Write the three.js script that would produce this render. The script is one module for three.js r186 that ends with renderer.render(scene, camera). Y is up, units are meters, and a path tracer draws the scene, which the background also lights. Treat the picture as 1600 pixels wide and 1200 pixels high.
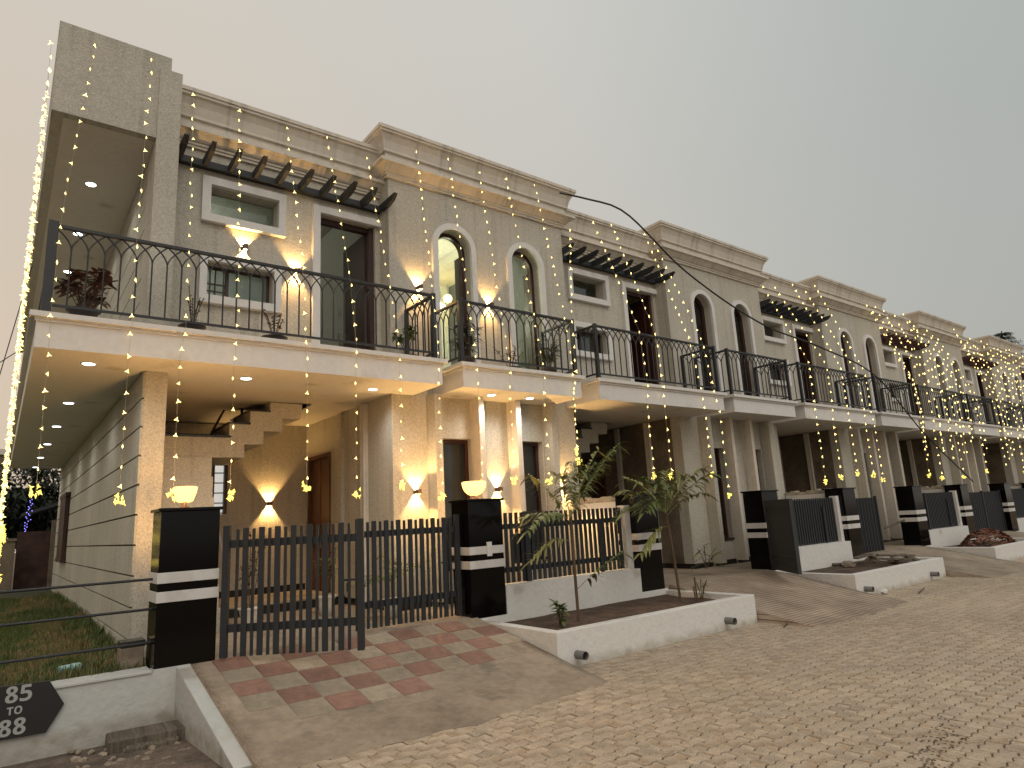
import * as THREE from 'three';
import { mergeGeometries, mergeVertices } from 'three/addons/utils/BufferGeometryUtils.js';
import { FontLoader } from 'three/addons/loaders/FontLoader.js';
import { TextGeometry } from 'three/addons/geometries/TextGeometry.js';
import { RoundedBoxGeometry } from 'three/addons/geometries/RoundedBoxGeometry.js';

// ---------------------------------------------------------------- camera, sky, sun, exposure
const scene = new THREE.Scene();
const camera = new THREE.PerspectiveCamera(60.37, 4 / 3, 0.05, 600);
camera.position.set(0, 1.6, 0);
camera.quaternion.setFromRotationMatrix(new THREE.Matrix4().makeBasis(
  new THREE.Vector3(0.7939364, -0.0537442, 0.6056208),
  new THREE.Vector3(-0.07986238, 0.97823685, 0.19150631),
  new THREE.Vector3(-0.60273293, -0.20041015, 0.7723657)));
scene.add(camera);

const sst = (a, b, x) => { const t = Math.min(1, Math.max(0, (x - a) / (b - a))); return t * t * (3 - 2 * t); };
{ // dusk sky: grey blue overhead, peach towards the sunset on the left
  const w = 512, h = 256, d = new Float32Array(w * h * 4);
  for (let j = 0; j < h; j++) for (let i = 0; i < w; i++) {
    const el = ((j + 0.5) / h - 0.5) * Math.PI, az = ((i + 0.5) / w - 0.5) * 2 * Math.PI;   // az: atan2(z, x)
    const s = Math.cos(az + Math.PI * 5 / 6);                       // 1 towards the sunset, out of frame to the left
    const e = Math.max(0, el) / (Math.PI / 2), hz = Math.exp(-e * 5);
    const warm = sst(-0.75, 0.85, s) * Math.pow(1 - e, 1.7);
    const fade = sst(-0.92, -0.15, s), cool = [0.41 + 0.15 * fade, 0.448 + 0.122 * fade, 0.434 + 0.116 * fade], haze = [0.42 + 0.1 * fade, 0.39 + 0.1 * fade, 0.35 + 0.08 * fade], peach = [0.74, 0.575, 0.42];
    const glow = 1 + 0.15 * sst(0.55, 1, s) * (1 - e) + 0.45 * sst(0.1, 0.7, Math.sin(az)) + 0.3 * Math.max(0, e - 0.3);
    const k = (j * w + i) * 4;
    for (let c = 0; c < 3; c++) { const q = cool[c] + (haze[c] - cool[c]) * hz * 0.9; d[k + c] = (q + (peach[c] - q) * warm) * glow; }
    d[k + 3] = 1;
  }
  const t = new THREE.DataTexture(d, w, h, THREE.RGBAFormat, THREE.FloatType);
  t.mapping = THREE.EquirectangularReflectionMapping; t.magFilter = t.minFilter = THREE.LinearFilter; t.wrapS = THREE.RepeatWrapping; t.needsUpdate = true;
  scene.background = t; scene.environment = t;
}
const sun = new THREE.DirectionalLight(new THREE.Color(1, 0.88, 0.77), 0.75);   // the afterglow: broad and soft
sun.position.set(2, 38, 32); sun.target.position.set(8, 2, -9); sun.castShadow = true; sun.shadow.radius = 70;
sun.shadow.mapSize.set(2048, 2048);
Object.assign(sun.shadow.camera, { left: -45, right: 45, top: 30, bottom: -30, near: 1, far: 120 });
scene.add(sun, sun.target);
const EXPOSURE = 1.0;

// ---------------------------------------------------------------- helpers
let seed = 7;
const rnd = () => { seed = (seed * 1664525 + 1013904223) >>> 0; return seed / 4294967296; };
const rr = (a, b) => a + (b - a) * rnd();
const names = new Map();
function numbered(n) { const c = names.get(n) || 0; names.set(n, c + 1); return c ? `${n}_${String(c).padStart(3, '0')}` : n; }
function boxUV(g) {                                                  // uv in metres on the plane each face looks along
  g = g.index ? g.toNonIndexed() : g;
  const p = g.attributes.position, uv = new Float32Array(p.count * 2), a = new THREE.Vector3(), b = new THREE.Vector3(), c = new THREE.Vector3();
  for (let i = 0; i < p.count; i += 3) {
    a.fromBufferAttribute(p, i); b.fromBufferAttribute(p, i + 1).sub(a); c.fromBufferAttribute(p, i + 2).sub(a); b.cross(c);
    const x = Math.abs(b.x), y = Math.abs(b.y), z = Math.abs(b.z);
    for (let k = 0; k < 3; k++) {
      const j = i + k, X = p.getX(j), Y = p.getY(j), Z = p.getZ(j);
      if (y >= x && y >= z) { uv[2 * j] = X; uv[2 * j + 1] = Z; } else if (x >= z) { uv[2 * j] = Z; uv[2 * j + 1] = Y; } else { uv[2 * j] = X; uv[2 * j + 1] = Y; }
    }
  }
  g.setAttribute('uv', new THREE.BufferAttribute(uv, 2));
  return g;
}
function geo(list) {
  const l = (Array.isArray(list) ? list : [list]).map((g) => { g = g.index ? g.toNonIndexed() : g; for (const k of Object.keys(g.attributes)) if (!['position', 'normal'].includes(k)) g.deleteAttribute(k); return g; });
  return boxUV(l.length > 1 ? mergeGeometries(l) : l[0]);
}
function shade(m) { m.castShadow = m.receiveShadow = true; return m; }
function part(name, g, mat, parent) { const m = shade(new THREE.Mesh(g.userData?.ready ? g : geo(g), mat)); m.name = name; parent.add(m); return m; }
const ready = (g) => { g = geo(g); g.userData.ready = true; return g; };
function tag(o, label, category, group) { o.userData.label = label; o.userData.category = category; if (group) o.userData.group = group; return o; }
function thing(name, label, category, pos = [0, 0, 0], ry = 0, group) {
  const o = new THREE.Group(); o.name = numbered(name); o.position.set(...pos); o.rotation.y = ry; scene.add(o);
  return tag(o, label, category, group);
}
function copyOf(o, label, dx = 0) { const c = o.clone(); c.name = numbered(o.name.replace(/_\d{3}$/, '')); c.userData = { ...o.userData, label }; c.position.x += dx; scene.add(c); return c; }
function struct(name, g, mat) { const m = part(name, g, mat, scene); m.name = numbered(name); m.userData.kind = 'structure'; return m; }
const bx = (x0, x1, y0, y1, z0, z1) => { const g = new THREE.BoxGeometry(Math.abs(x1 - x0), Math.abs(y1 - y0), Math.abs(z1 - z0)); g.translate((x0 + x1) / 2, (y0 + y1) / 2, (z0 + z1) / 2); return g; };
const rbx = (x0, x1, y0, y1, z0, z1, r = 0.01) => { const g = new RoundedBoxGeometry(Math.abs(x1 - x0), Math.abs(y1 - y0), Math.abs(z1 - z0), 1, r); g.translate((x0 + x1) / 2, (y0 + y1) / 2, (z0 + z1) / 2); return g; };
const cyl = (x, y, z, r0, r1, h, n = 12) => { const g = new THREE.CylinderGeometry(r1, r0, h, n); g.translate(x, y + h / 2, z); return g; };   // r0 at the bottom
function bar(a, b, r, n = 4) {                                       // a straight rod between two points
  const A = new THREE.Vector3(...a), B = new THREE.Vector3(...b), d = B.clone().sub(A), g = new THREE.CylinderGeometry(r, r, d.length(), n);
  if (n === 4) g.rotateY(Math.PI / 4);
  g.applyQuaternion(new THREE.Quaternion().setFromUnitVectors(new THREE.Vector3(0, 1, 0), d.normalize()));
  return g.translate((A.x + B.x) / 2, (A.y + B.y) / 2, (A.z + B.z) / 2);
}
function tube(pts, r, seg = 24, n = 5) { return new THREE.TubeGeometry(new THREE.CatmullRomCurve3(pts.map((p) => new THREE.Vector3(...p))), seg, r, n); }
function quads(list) {                                               // list of 4-point faces
  const p = [];
  for (const [a, b, c, d] of list) p.push(...a, ...b, ...c, ...a, ...c, ...d);
  const g = new THREE.BufferGeometry(); g.setAttribute('position', new THREE.Float32BufferAttribute(p, 3)); g.computeVertexNormals(); return g;
}
function prism(pts, z0, z1) {                                        // outline in x, y pushed along z
  const s = new THREE.Shape(pts.map(([x, y]) => new THREE.Vector2(x, y)));
  return new THREE.ExtrudeGeometry(s, { depth: z1 - z0, bevelEnabled: false }).translate(0, 0, z0);
}
function rectPath(x0, x1, y0, y1) { const p = new THREE.Path(); p.moveTo(x0, y0); p.lineTo(x0, y1); p.lineTo(x1, y1); p.lineTo(x1, y0); p.closePath(); return p; }
function archPts(xc, r, y0, ys, n = 20) { const o = [[xc - r, y0]]; for (let i = 0; i <= n; i++) { const a = Math.PI - Math.PI * i / n; o.push([xc + r * Math.cos(a), ys + r * Math.sin(a)]); } o.push([xc + r, y0]); return o; }
const toPath = (pts, C = THREE.Path) => new C(pts.map(([x, y]) => new THREE.Vector2(x, y)));
function wall(x0, x1, y0, y1, zb, zf, holes = []) {
  const s = new THREE.Shape([[x0, y0], [x1, y0], [x1, y1], [x0, y1]].map((q) => new THREE.Vector2(...q)));
  s.holes.push(...holes); return new THREE.ExtrudeGeometry(s, { depth: zf - zb, bevelEnabled: false, curveSegments: 20 }).translate(0, 0, zb);
}
function archBand(xc, ro, ri, y0, ys, zb, zf) {                      // an upside-down U
  const o = archPts(xc, ro, y0, ys), i = archPts(xc, ri, y0, ys).reverse();
  return prism([...o, ...i], zb, zf);
}
function sweep(profile, path) {                                      // profile [out, y]; path [x, z], outward is to the right hand of travel when seen from above with z down
  const n = path.length, nor = [];
  for (let i = 0; i < n - 1; i++) { const dx = path[i + 1][0] - path[i][0], dz = path[i + 1][1] - path[i][1], l = Math.hypot(dx, dz); nor.push([-dz / l, dx / l]); }
  const off = path.map((_, i) => { const a = nor[Math.max(0, i - 1)], b = nor[Math.min(n - 2, i)], k = 1 + a[0] * b[0] + a[1] * b[1]; return [(a[0] + b[0]) / k, (a[1] + b[1]) / k]; });
  const P = (i, j) => [path[i][0] + off[i][0] * profile[j][0], profile[j][1], path[i][1] + off[i][1] * profile[j][0]];
  const f = [];
  for (let i = 0; i < n - 1; i++) for (let j = 0; j < profile.length - 1; j++) f.push([P(i, j), P(i + 1, j), P(i + 1, j + 1), P(i, j + 1)]);
  return quads(f);
}

// ---------------------------------------------------------------- textures and materials
const hash = (x, y, s) => { let h = (x * 374761393 + y * 668265263 + s * 1274126177) | 0; h = Math.imul(h ^ (h >>> 13), 1274126177); return ((h ^ (h >>> 16)) >>> 0) / 4294967296; };
function noise(u, v, f, s, fy = f) {                                 // tiling value noise, u and v in 0..1
  const x = u * f, y = v * fy, i = Math.floor(x), j = Math.floor(y), a = x - i, b = y - j, A = a * a * (3 - 2 * a), B = b * b * (3 - 2 * b);
  const h = (p, q) => hash(((p % f) + f) % f, ((q % fy) + fy) % fy, s);
  return (h(i, j) * (1 - A) + h(i + 1, j) * A) * (1 - B) + (h(i, j + 1) * (1 - A) + h(i + 1, j + 1) * A) * B;
}
const fbm = (u, v, f, s, o = 4) => { let t = 0, a = 0.5, n = 0; for (let k = 0; k < o; k++) { t += a * noise(u, v, f << k, s + k); n += a; a *= 0.55; } return t / n; };
function tex(size, metres, fn, srgb = true, h = size, mh = metres) {
  const d = new Uint8Array(size * h * 4);
  for (let j = 0; j < h; j++) for (let i = 0; i < size; i++) {
    const c = fn((i + 0.5) / size, (j + 0.5) / h), k = (j * size + i) * 4, q = typeof c === 'number' ? [c, c, c] : c;
    for (let n = 0; n < 3; n++) d[k + n] = Math.max(0, Math.min(255, q[n] * 255));
    d[k + 3] = 255;
  }
  const t = new THREE.DataTexture(d, size, h, THREE.RGBAFormat); t.wrapS = t.wrapT = THREE.RepeatWrapping; t.magFilter = t.minFilter = THREE.LinearFilter;
  if (srgb) t.colorSpace = THREE.SRGBColorSpace;
  t.repeat.set(1 / metres, 1 / mh); t.needsUpdate = true; return t;
}
const lin = (r, g, b) => new THREE.Color().setRGB(r, g, b);
const mat = (c, o = {}) => new THREE.MeshStandardMaterial({ color: lin(...c), roughness: 0.85, ...o });
const tStuccoBump = tex(512, 1.1, (u, v) => 0.45 * fbm(u, v, 48, 3, 3) + 0.55 * Math.pow(noise(u, v, 96, 9), 2), false);
const tStucco = tex(1024, 4.1, (u, v) => { const a = fbm(u, v, 4, 21), c = noise(u, v, 300, 5), e = noise(u, v, 410, 6), st = sst(0.55, 0.95, noise(u, v, 64, 15, 2)) * fbm(u, v, 8, 17, 2); return 0.85 - 0.09 * st + 0.11 * a + 0.1 * (c - 0.5) + 0.12 * (e - 0.5); });
const tPaint = tex(512, 2.3, (u, v) => { const a = fbm(u, v, 5, 41), b = fbm(u, v, 48, 43, 3); const s = sst(0.62, 0.85, a) * 0.12; return [0.95 + 0.05 * b - s, 0.95 + 0.05 * b - s * 1.15, 0.95 + 0.05 * b - s * 1.4]; });
const tFoot = tex(512, 2.3, (u, v) => { const a = fbm(u, v, 5, 41), b = fbm(u, v, 48, 43, 3), h = v > 0.9 ? 0 : v * 2.3; const s = sst(0.62, 0.85, a) * 0.12 + 0.16 * sst(0.13, 0.0, h - 0.1 * (fbm(u, v, 26, 45, 3) - 0.5)) * (0.45 + 0.55 * noise(u, v, 40, 46)); return [0.95 + 0.05 * b - s, 0.95 + 0.05 * b - s * 1.15, 0.95 + 0.05 * b - s * 1.4]; });
const tPaintBump = tex(256, 0.9, (u, v) => fbm(u, v, 24, 47, 4), false);
const tStain = tex(512, 3.3, (u, v) => { const st = noise(u, v, 90, 51, 2) * 0.55 + noise(u, v, 26, 53, 3) * 0.45, q = sst(0.5, 0.95, st) * fbm(u, v, 6, 55); const g = 0.93 - 0.3 * q + 0.08 * fbm(u, v, 40, 57, 3); return [g, g * 0.985, g * 0.96]; });
const tConcrete = tex(512, 2.6, (u, v) => { const a = fbm(u, v, 5, 61), b = fbm(u, v, 50, 63, 3), d = sst(0.56, 0.8, fbm(u, v, 9, 65)) * 0.13; const g = 0.66 + 0.25 * a + 0.16 * (b - 0.5) - d; return [g, g * 0.965, g * 0.91]; });
const tConcreteBump = tex(512, 1.3, (u, v) => 0.6 * fbm(u, v, 16, 67, 5) + 0.4 * noise(u, v, 130, 69), false);
const tSoil = tex(512, 1.5, (u, v) => { const a = fbm(u, v, 8, 71, 5), b = noise(u, v, 120, 73); return 0.45 + 0.5 * a + 0.2 * (b - 0.5); });
const tWood = tex(512, 0.9, (u, v) => 0.55 + 0.45 * (0.6 * noise(u, v, 60, 81, 3) + 0.4 * noise(u, v, 150, 83, 5)));
const tGranite = tex(256, 0.3, (u, v) => { const a = noise(u, v, 110, 91); return 0.5 + (a > 0.86 ? 0.5 : 0) * noise(u, v, 60, 93) + 0.2 * a; });
const tRibs = tex(64, 0.07, (u, v) => { const q = Math.abs(v - 0.5) * 2; return sst(0.08, 0.3, q); }, false);
const tRibsCol = tex(512, 2.1, (u, v) => { const q = Math.abs(((v * 30) % 1) - 0.5) * 2, a = fbm(u, v, 6, 95); const g = (0.62 + 0.3 * a) * (0.72 + 0.28 * sst(0.05, 0.35, q)); return [g, g * 0.96, g * 0.91]; });
const tPaver = tex(512, 1.6, (u, v) => { const a = fbm(u, v, 14, 101, 5), b = noise(u, v, 200, 103), d = sst(0.55, 0.8, fbm(u, v, 9, 104, 3)); const g = 0.74 + 0.24 * a + 0.16 * (b - 0.5) - 0.07 * d; return [g, g * (1 - 0.03 * d), g * (1 - 0.07 * d)]; });
const tPaverBump = tex(256, 0.35, (u, v) => 0.5 * fbm(u, v, 20, 105, 4) + 0.5 * noise(u, v, 90, 107), false);
const PL = 0.22, PW = 0.11;                                           // one paving stone
const zig = (t) => 0.0085 + 0.0085 * Math.tanh(2.2 * Math.sin(2 * Math.PI * (t - 0.06))) / 0.976;   // joint line, twice per stone
const tFarPaver = tex(512, PL * 4, (u, v) => {
  const X = u * 4, Z = v * 8 - zig(X * 2) / PW, row = Math.floor(Z), fz = Z - row, fx = (((X + (row & 1) * 0.5) % 1) + 1) % 1;
  const e = Math.min(Math.min(fz, 1 - fz) * PW, Math.min(fx, 1 - fx) * PL), g = sst(0.002, 0.009, e);
  const tone = 0.85 + 0.2 * hash(Math.floor(X + (row & 1) * 0.5) & 3, row & 7, 5), n = fbm(u, v, 40, 111, 3);
  return [(0.42 + 0.46 * g) * tone * (0.8 + 0.3 * n), (0.38 + 0.45 * g) * tone * (0.8 + 0.3 * n), (0.32 + 0.43 * g) * tone * (0.8 + 0.3 * n)];
});

const M = {
  stucco: mat([0.54, 0.51, 0.44], { map: tStucco, bumpMap: tStuccoBump, bumpScale: 0.005, roughness: 0.95 }),
  shadedPlaster: mat([0.25, 0.215, 0.175], { map: tConcrete, bumpMap: tStuccoBump, bumpScale: 0.004, roughness: 0.95 }),  // wall plaster with the carport shade put into its colour
  greyWall: mat([0.5, 0.5, 0.475], { map: tFoot, bumpMap: tPaintBump, bumpScale: 0.006 }),
  panel: mat([0.5, 0.485, 0.42], { map: tStucco, bumpMap: tStuccoBump, bumpScale: 0.005, roughness: 0.95 }),
  trim: mat([0.6, 0.57, 0.525], { map: tStain, bumpMap: tPaintBump, bumpScale: 0.003 }),
  white: mat([0.64, 0.63, 0.615], { map: tPaint, bumpMap: tPaintBump, bumpScale: 0.003 }),
  wallWhite: mat([0.66, 0.645, 0.615], { map: tFoot, bumpMap: tPaintBump, bumpScale: 0.006 }),
  ceiling: mat([0.66, 0.62, 0.55], { map: tPaint }),
  room: mat([0.6, 0.6, 0.56], { map: tPaint }),
  metal: mat([0.012, 0.013, 0.015], { roughness: 0.5 }),
  slate: mat([0.013, 0.0155, 0.0185], { roughness: 0.6 }),
  sheet: mat([0.026, 0.03, 0.033], { roughness: 0.6 }),
  maroon: mat([0.05, 0.012, 0.012], { roughness: 0.6 }),
  granite: new THREE.MeshPhysicalMaterial({ color: lin(0.008, 0.0065, 0.0065), map: tGranite, roughness: 0.12, specularIntensity: 0.4 }),
  skirting: mat([0.012, 0.012, 0.012], { roughness: 0.25 }),
  band: mat([0.62, 0.6, 0.58], { map: tPaint, roughness: 0.4 }),
  wood: mat([0.13, 0.045, 0.022], { map: tWood, roughness: 0.5 }),
  darkWood: mat([0.06, 0.018, 0.012], { map: tWood, roughness: 0.5 }),
  oldWood: mat([0.2, 0.16, 0.12], { map: tWood, bumpMap: tSoil, bumpScale: 0.01 }),
  glass: new THREE.MeshPhysicalMaterial({ color: lin(0.8, 0.85, 0.83), transmission: 1, thickness: 0, roughness: 0.03, ior: 1.5 }),
  darkGlass: mat([0.02, 0.022, 0.022], { roughness: 0.08 }),
  concrete: mat([0.47, 0.405, 0.345], { map: tConcrete, bumpMap: tConcreteBump, bumpScale: 0.012, roughness: 0.95 }),
  roughTop: mat([0.62, 0.59, 0.54], { map: tConcrete, bumpMap: tConcreteBump, bumpScale: 0.03 }),
  ribs: mat([0.6, 0.51, 0.43], { map: tRibsCol, bumpMap: tRibs, bumpScale: 0.008, roughness: 0.95 }),
  soil: mat([0.17, 0.105, 0.07], { map: tSoil, bumpMap: tSoil, bumpScale: 0.04, roughness: 1 }),
  dirt: mat([0.27, 0.2, 0.15], { map: tSoil, bumpMap: tConcreteBump, bumpScale: 0.02, roughness: 1 }),
  lawn: mat([0.06, 0.07, 0.022], { map: tSoil, bumpMap: tSoil, bumpScale: 0.04, roughness: 1 }),
  blades: mat([0.085, 0.115, 0.028], { roughness: 0.8, side: THREE.DoubleSide }),
  tileRed: mat([0.39, 0.23, 0.195], { map: tConcrete, bumpMap: tConcreteBump, bumpScale: 0.006 }),
  tileGrey: mat([0.49, 0.435, 0.365], { map: tConcrete, bumpMap: tConcreteBump, bumpScale: 0.006 }),
  joint: mat([0.13, 0.095, 0.06], { map: tSoil, bumpMap: tPaverBump, bumpScale: 0.004, roughness: 1 }),
  farPaver: mat([0.5, 0.39, 0.28], { map: tFarPaver, roughness: 0.95 }),
  leaf: mat([0.1, 0.13, 0.035], { roughness: 0.55, side: THREE.DoubleSide }),
  leafPale: mat([0.19, 0.2, 0.07], { roughness: 0.6, side: THREE.DoubleSide }),
  leafDark: mat([0.016, 0.026, 0.011], { roughness: 0.6, side: THREE.DoubleSide }),
  leafRed: mat([0.14, 0.05, 0.025], { roughness: 0.65, side: THREE.DoubleSide }),
  conifer: mat([0.018, 0.032, 0.02], { roughness: 0.8, side: THREE.DoubleSide }),
  stem: mat([0.16, 0.105, 0.06], { map: tWood, roughness: 0.9 }),
  pot: mat([0.035, 0.026, 0.024], { roughness: 0.5 }),
  whitePot: mat([0.6, 0.57, 0.5], { roughness: 0.5 }),
  wire: mat([0.35, 0.33, 0.27], { roughness: 0.6 }),
  cable: mat([0.01, 0.01, 0.01], { roughness: 0.6 }),
  steel: mat([0.4, 0.4, 0.4], { roughness: 0.3, metalness: 0.8 }),
  pipe: mat([0.16, 0.155, 0.15], { roughness: 0.6 }),
  pipeHole: mat([0.01, 0.01, 0.01]),
  lettering: mat([0.33, 0.33, 0.32], { roughness: 0.6 }),
  signBoard: mat([0.014, 0.011, 0.012], { roughness: 0.5 }),
  bulb: mat([1, 0.9, 0.6], { emissive: lin(1, 0.74, 0.24), emissiveIntensity: 3.4 }),
  flower: mat([0.9, 0.8, 0.2], { emissive: lin(1, 0.78, 0.16), emissiveIntensity: 1.7 }),
  lampShade: mat([0.6, 0.4, 0.2], { emissive: lin(1, 0.46, 0.13), emissiveIntensity: 3.4 }),
  sconceGlow: mat([1, 0.8, 0.5], { emissive: lin(1, 0.66, 0.26), emissiveIntensity: 14 }),
  downGlow: mat([1, 1, 1], { emissive: lin(0.93, 1, 0.98), emissiveIntensity: 10 }),
  blueLed: mat([0.3, 0.3, 1], { emissive: lin(0.25, 0.22, 1), emissiveIntensity: 2.5 }),
  bronze: mat([0.09, 0.05, 0.03], { roughness: 0.5 }),
  mud: mat([0.3, 0.225, 0.155], { map: tSoil, roughness: 1 }),
  skyGlowPane: mat([0.6, 0.6, 0.6], { emissive: lin(0.9, 0.88, 0.82), emissiveIntensity: 0.6 }),  // glow painted on the pane in place of bright sky behind it
  trash: mat([0.25, 0.42, 0.4], { roughness: 0.5 }),
  brickFar: mat([0.12, 0.06, 0.045], { map: tSoil }),
  farWall: mat([0.3, 0.26, 0.2], { map: tConcrete }),
};
const P = 6.66;                                                       // the width of one house
const NTH = ['first', 'second', 'third', 'fourth', 'fifth', 'sixth', 'seventh', 'eighth', 'ninth', 'tenth', 'eleventh', 'twelfth', 'thirteenth', 'fourteenth', 'fifteenth', 'sixteenth', 'seventeenth', 'eighteenth', 'nineteenth', 'twentieth'];
const HOUSE = ['corner house', 'second house', 'third house', 'fourth house', 'fifth house', 'sixth house'];

// ---------------------------------------------------------------- ground
struct('ground', bx(-150, 260, -0.4, -0.3, -220, 120), M.dirt);
{
  const road = new THREE.Group(); road.name = 'road'; road.userData.kind = 'structure'; scene.add(road);
  part('base', [bx(-30, 120, -0.06, -0.008, -5.12, 12), bx(1.5, 120, -0.06, -0.008, -5.75, -5.12)], M.joint, road);
  // outline of one interlocking stone, with a small bevel
  const g = 0.0045, out = [], K = [0, 0.05, 0.1, 0.17, 0.22, 0.28, 0.34, 0.41, 0.5, 0.55, 0.6, 0.67, 0.72, 0.78, 0.84, 0.91, 1];
  for (const t of K) out.push([g + t * (PL - 2 * g), g + zig(t * 2)]);
  for (const t of [...K].reverse()) out.push([g + t * (PL - 2 * g), PW - g + zig(t * 2)]);
  const cx = PL / 2, cz = PW / 2 + 0.007, inn = out.map(([x, z]) => [cx + (x - cx) * 0.955, cz + (z - cz) * 0.9]);
  function stone(tilt, ou = 0, ov = 0) {
    const p = [], n = out.length, H = 0.0, top = (q) => [q[0] - cx, H + tilt * (q[0] - cx), q[1] - cz], low = (q, y) => [q[0] - cx, y, q[1] - cz];
    const tri = (a, b, c) => p.push(...a, ...b, ...c);
    const h = n / 2;
    for (let i = 0; i < h - 1; i++) { const a = inn[i], b = inn[i + 1], c = inn[n - 2 - i], d = inn[n - 1 - i]; tri(top(a), top(d), top(b)); tri(top(b), top(d), top(c)); }
    for (let i = 0; i < n; i++) { const j = (i + 1) % n; tri(top(inn[i]), top(inn[j]), low(out[j], -0.005)); tri(top(inn[i]), low(out[j], -0.005), low(out[i], -0.005)); tri(low(out[i], -0.005), low(out[j], -0.005), low(out[j], -0.03)); tri(low(out[i], -0.005), low(out[j], -0.03), low(out[i], -0.03)); }
    const q = new THREE.BufferGeometry(); q.setAttribute('position', new THREE.Float32BufferAttribute(p, 3)); q.computeVertexNormals(); const w = ready(q), uv = w.attributes.uv; for (let i = 0; i < uv.count; i++) uv.setXY(i, uv.getX(i) + ou, uv.getY(i) + ov); return w;
  }
  const shapes = Array.from({ length: 9 }, (_, i) => stone([0, 0.014, -0.014][i % 3], i * 0.237, i * 0.131));
  const tones = [[0.575, 0.466, 0.348], [0.555, 0.45, 0.338], [0.595, 0.48, 0.358], [0.565, 0.46, 0.352]].map((c) => mat(c, { map: tPaver, bumpMap: tPaverBump, bumpScale: 0.0035, roughness: 0.95 }));
    const spots = [];
  for (let r = 0; r < 55; r++) for (let c = 0; c < 150; c++) {
    const x = -1.5 + (c + (r & 1) * 0.5) * PL, z = -5.72 + r * PW;
    if (x > 29 || z > 0.2 || (z < -5.1 && x < 4.6) || z > -1.1 + 0.0 * x) continue;
    if (z > -0.9 - 0.05 * x + 0.4) continue;
    spots.push([x, z, Math.hypot(x - 3.6, z + 3.0)]);
  }
  spots.sort((a, b) => a[2] - b[2]);
  const cols = [[0.575, 0.466, 0.348], [0.555, 0.45, 0.338], [0.595, 0.48, 0.358], [0.565, 0.46, 0.352]];
  const fieldMat = mat([1, 1, 1], { map: tPaver, bumpMap: tPaverBump, bumpScale: 0.004, roughness: 0.95 }), rest = spots.length - 300;
  const fields = Array.from({ length: 6 }, (_, i) => new THREE.InstancedMesh(shapes[i], fieldMat, Math.floor((rest + 5 - i) / 6)));
  const m4 = new THREE.Matrix4(), q = new THREE.Quaternion(), e = new THREE.Euler();
  spots.forEach(([x, z], i) => {
    const y = rr(-0.0035, 0.0035), tx = rr(-0.012, 0.012), dusty = 0.8 + 0.38 * fbm(((x / 9) % 1 + 1) % 1, ((z / 9) % 1 + 1) % 1, 7, 7, 4);
    if (i < 300) {
      const m = part('paver', shapes[Math.floor(rnd() * 9)], tones[Math.floor(rnd() * tones.length)], road);
      m.position.set(x, y, z); m.rotation.set(tx, rr(-0.008, 0.008), 0);
    } else {
      m4.compose(new THREE.Vector3(x, y, z), q.setFromEuler(e.set(tx, rr(-0.008, 0.008), 0)), new THREE.Vector3(1, 1, 1));
      const n = i - 300, F = fields[n % 6], c = cols[Math.floor(rnd() * 4)], k = dusty * rr(0.97, 1.04); F.setMatrixAt(Math.floor(n / 6), m4); F.setColorAt(Math.floor(n / 6), lin(c[0] * k, c[1] * k, c[2] * k));
    }
  });
  for (const F of fields) { F.name = 'paver_field'; F.userData.kind = 'stuff'; shade(F); road.add(F); }
  part('far_paving', [bx(29.1, 120, -0.012, -0.001, -5.72, 12), bx(-30, 29.1, -0.012, -0.001, -0.5, 12)], M.farPaver, road);
}
const slope = (z) => 0.1955 * (-5 - z);                                // height of the drive ramps
function rampShape(x0, x1, zf = -4.92, bulge = 0.1) {                  // a sloping slab with a rounded, uneven toe
  const n = 24, f = [], zs = [-7.27, -6.6, -6.0, -5.5, -5.2, zf];
  const Y = (x, z, i) => (i === 5 ? 0.0 : Math.max(0.012, Math.min(0.434, slope(z)) + (i === 4 ? 0.015 : 0)));
  const pt = (a, i) => { const x = x0 + (x1 - x0) * a / n; let z = zs[i]; if (i >= 4) z += bulge * (0.5 - Math.abs(a / n - 0.5)) * 2 - 0.05 + 0.03 * Math.sin(a * 1.7) * (i === 5 ? 1 : 0.3); return [x, Y(x, zs[i], i), z]; };
  for (let a = 0; a < n; a++) for (let i = 0; i < 5; i++) f.push([pt(a, i), pt(a, i + 1), pt(a + 1, i + 1), pt(a + 1, i)]);
  for (const [a, s] of [[0, 1], [n, 0]]) for (let i = 0; i < 5; i++) { const u = pt(a, i), v = pt(a, i + 1), w = [v[0], -0.2, v[2]], t = [u[0], -0.2, u[2]]; f.push(s ? [u, t, w, v] : [u, v, w, t]); }
  return mergeVerticesSafe(quads(f));
}
function mergeVerticesSafe(g) { g.deleteAttribute('normal'); const m = mergeVertices(g, 1e-4); m.computeVertexNormals(); return m.toNonIndexed(); }
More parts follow.
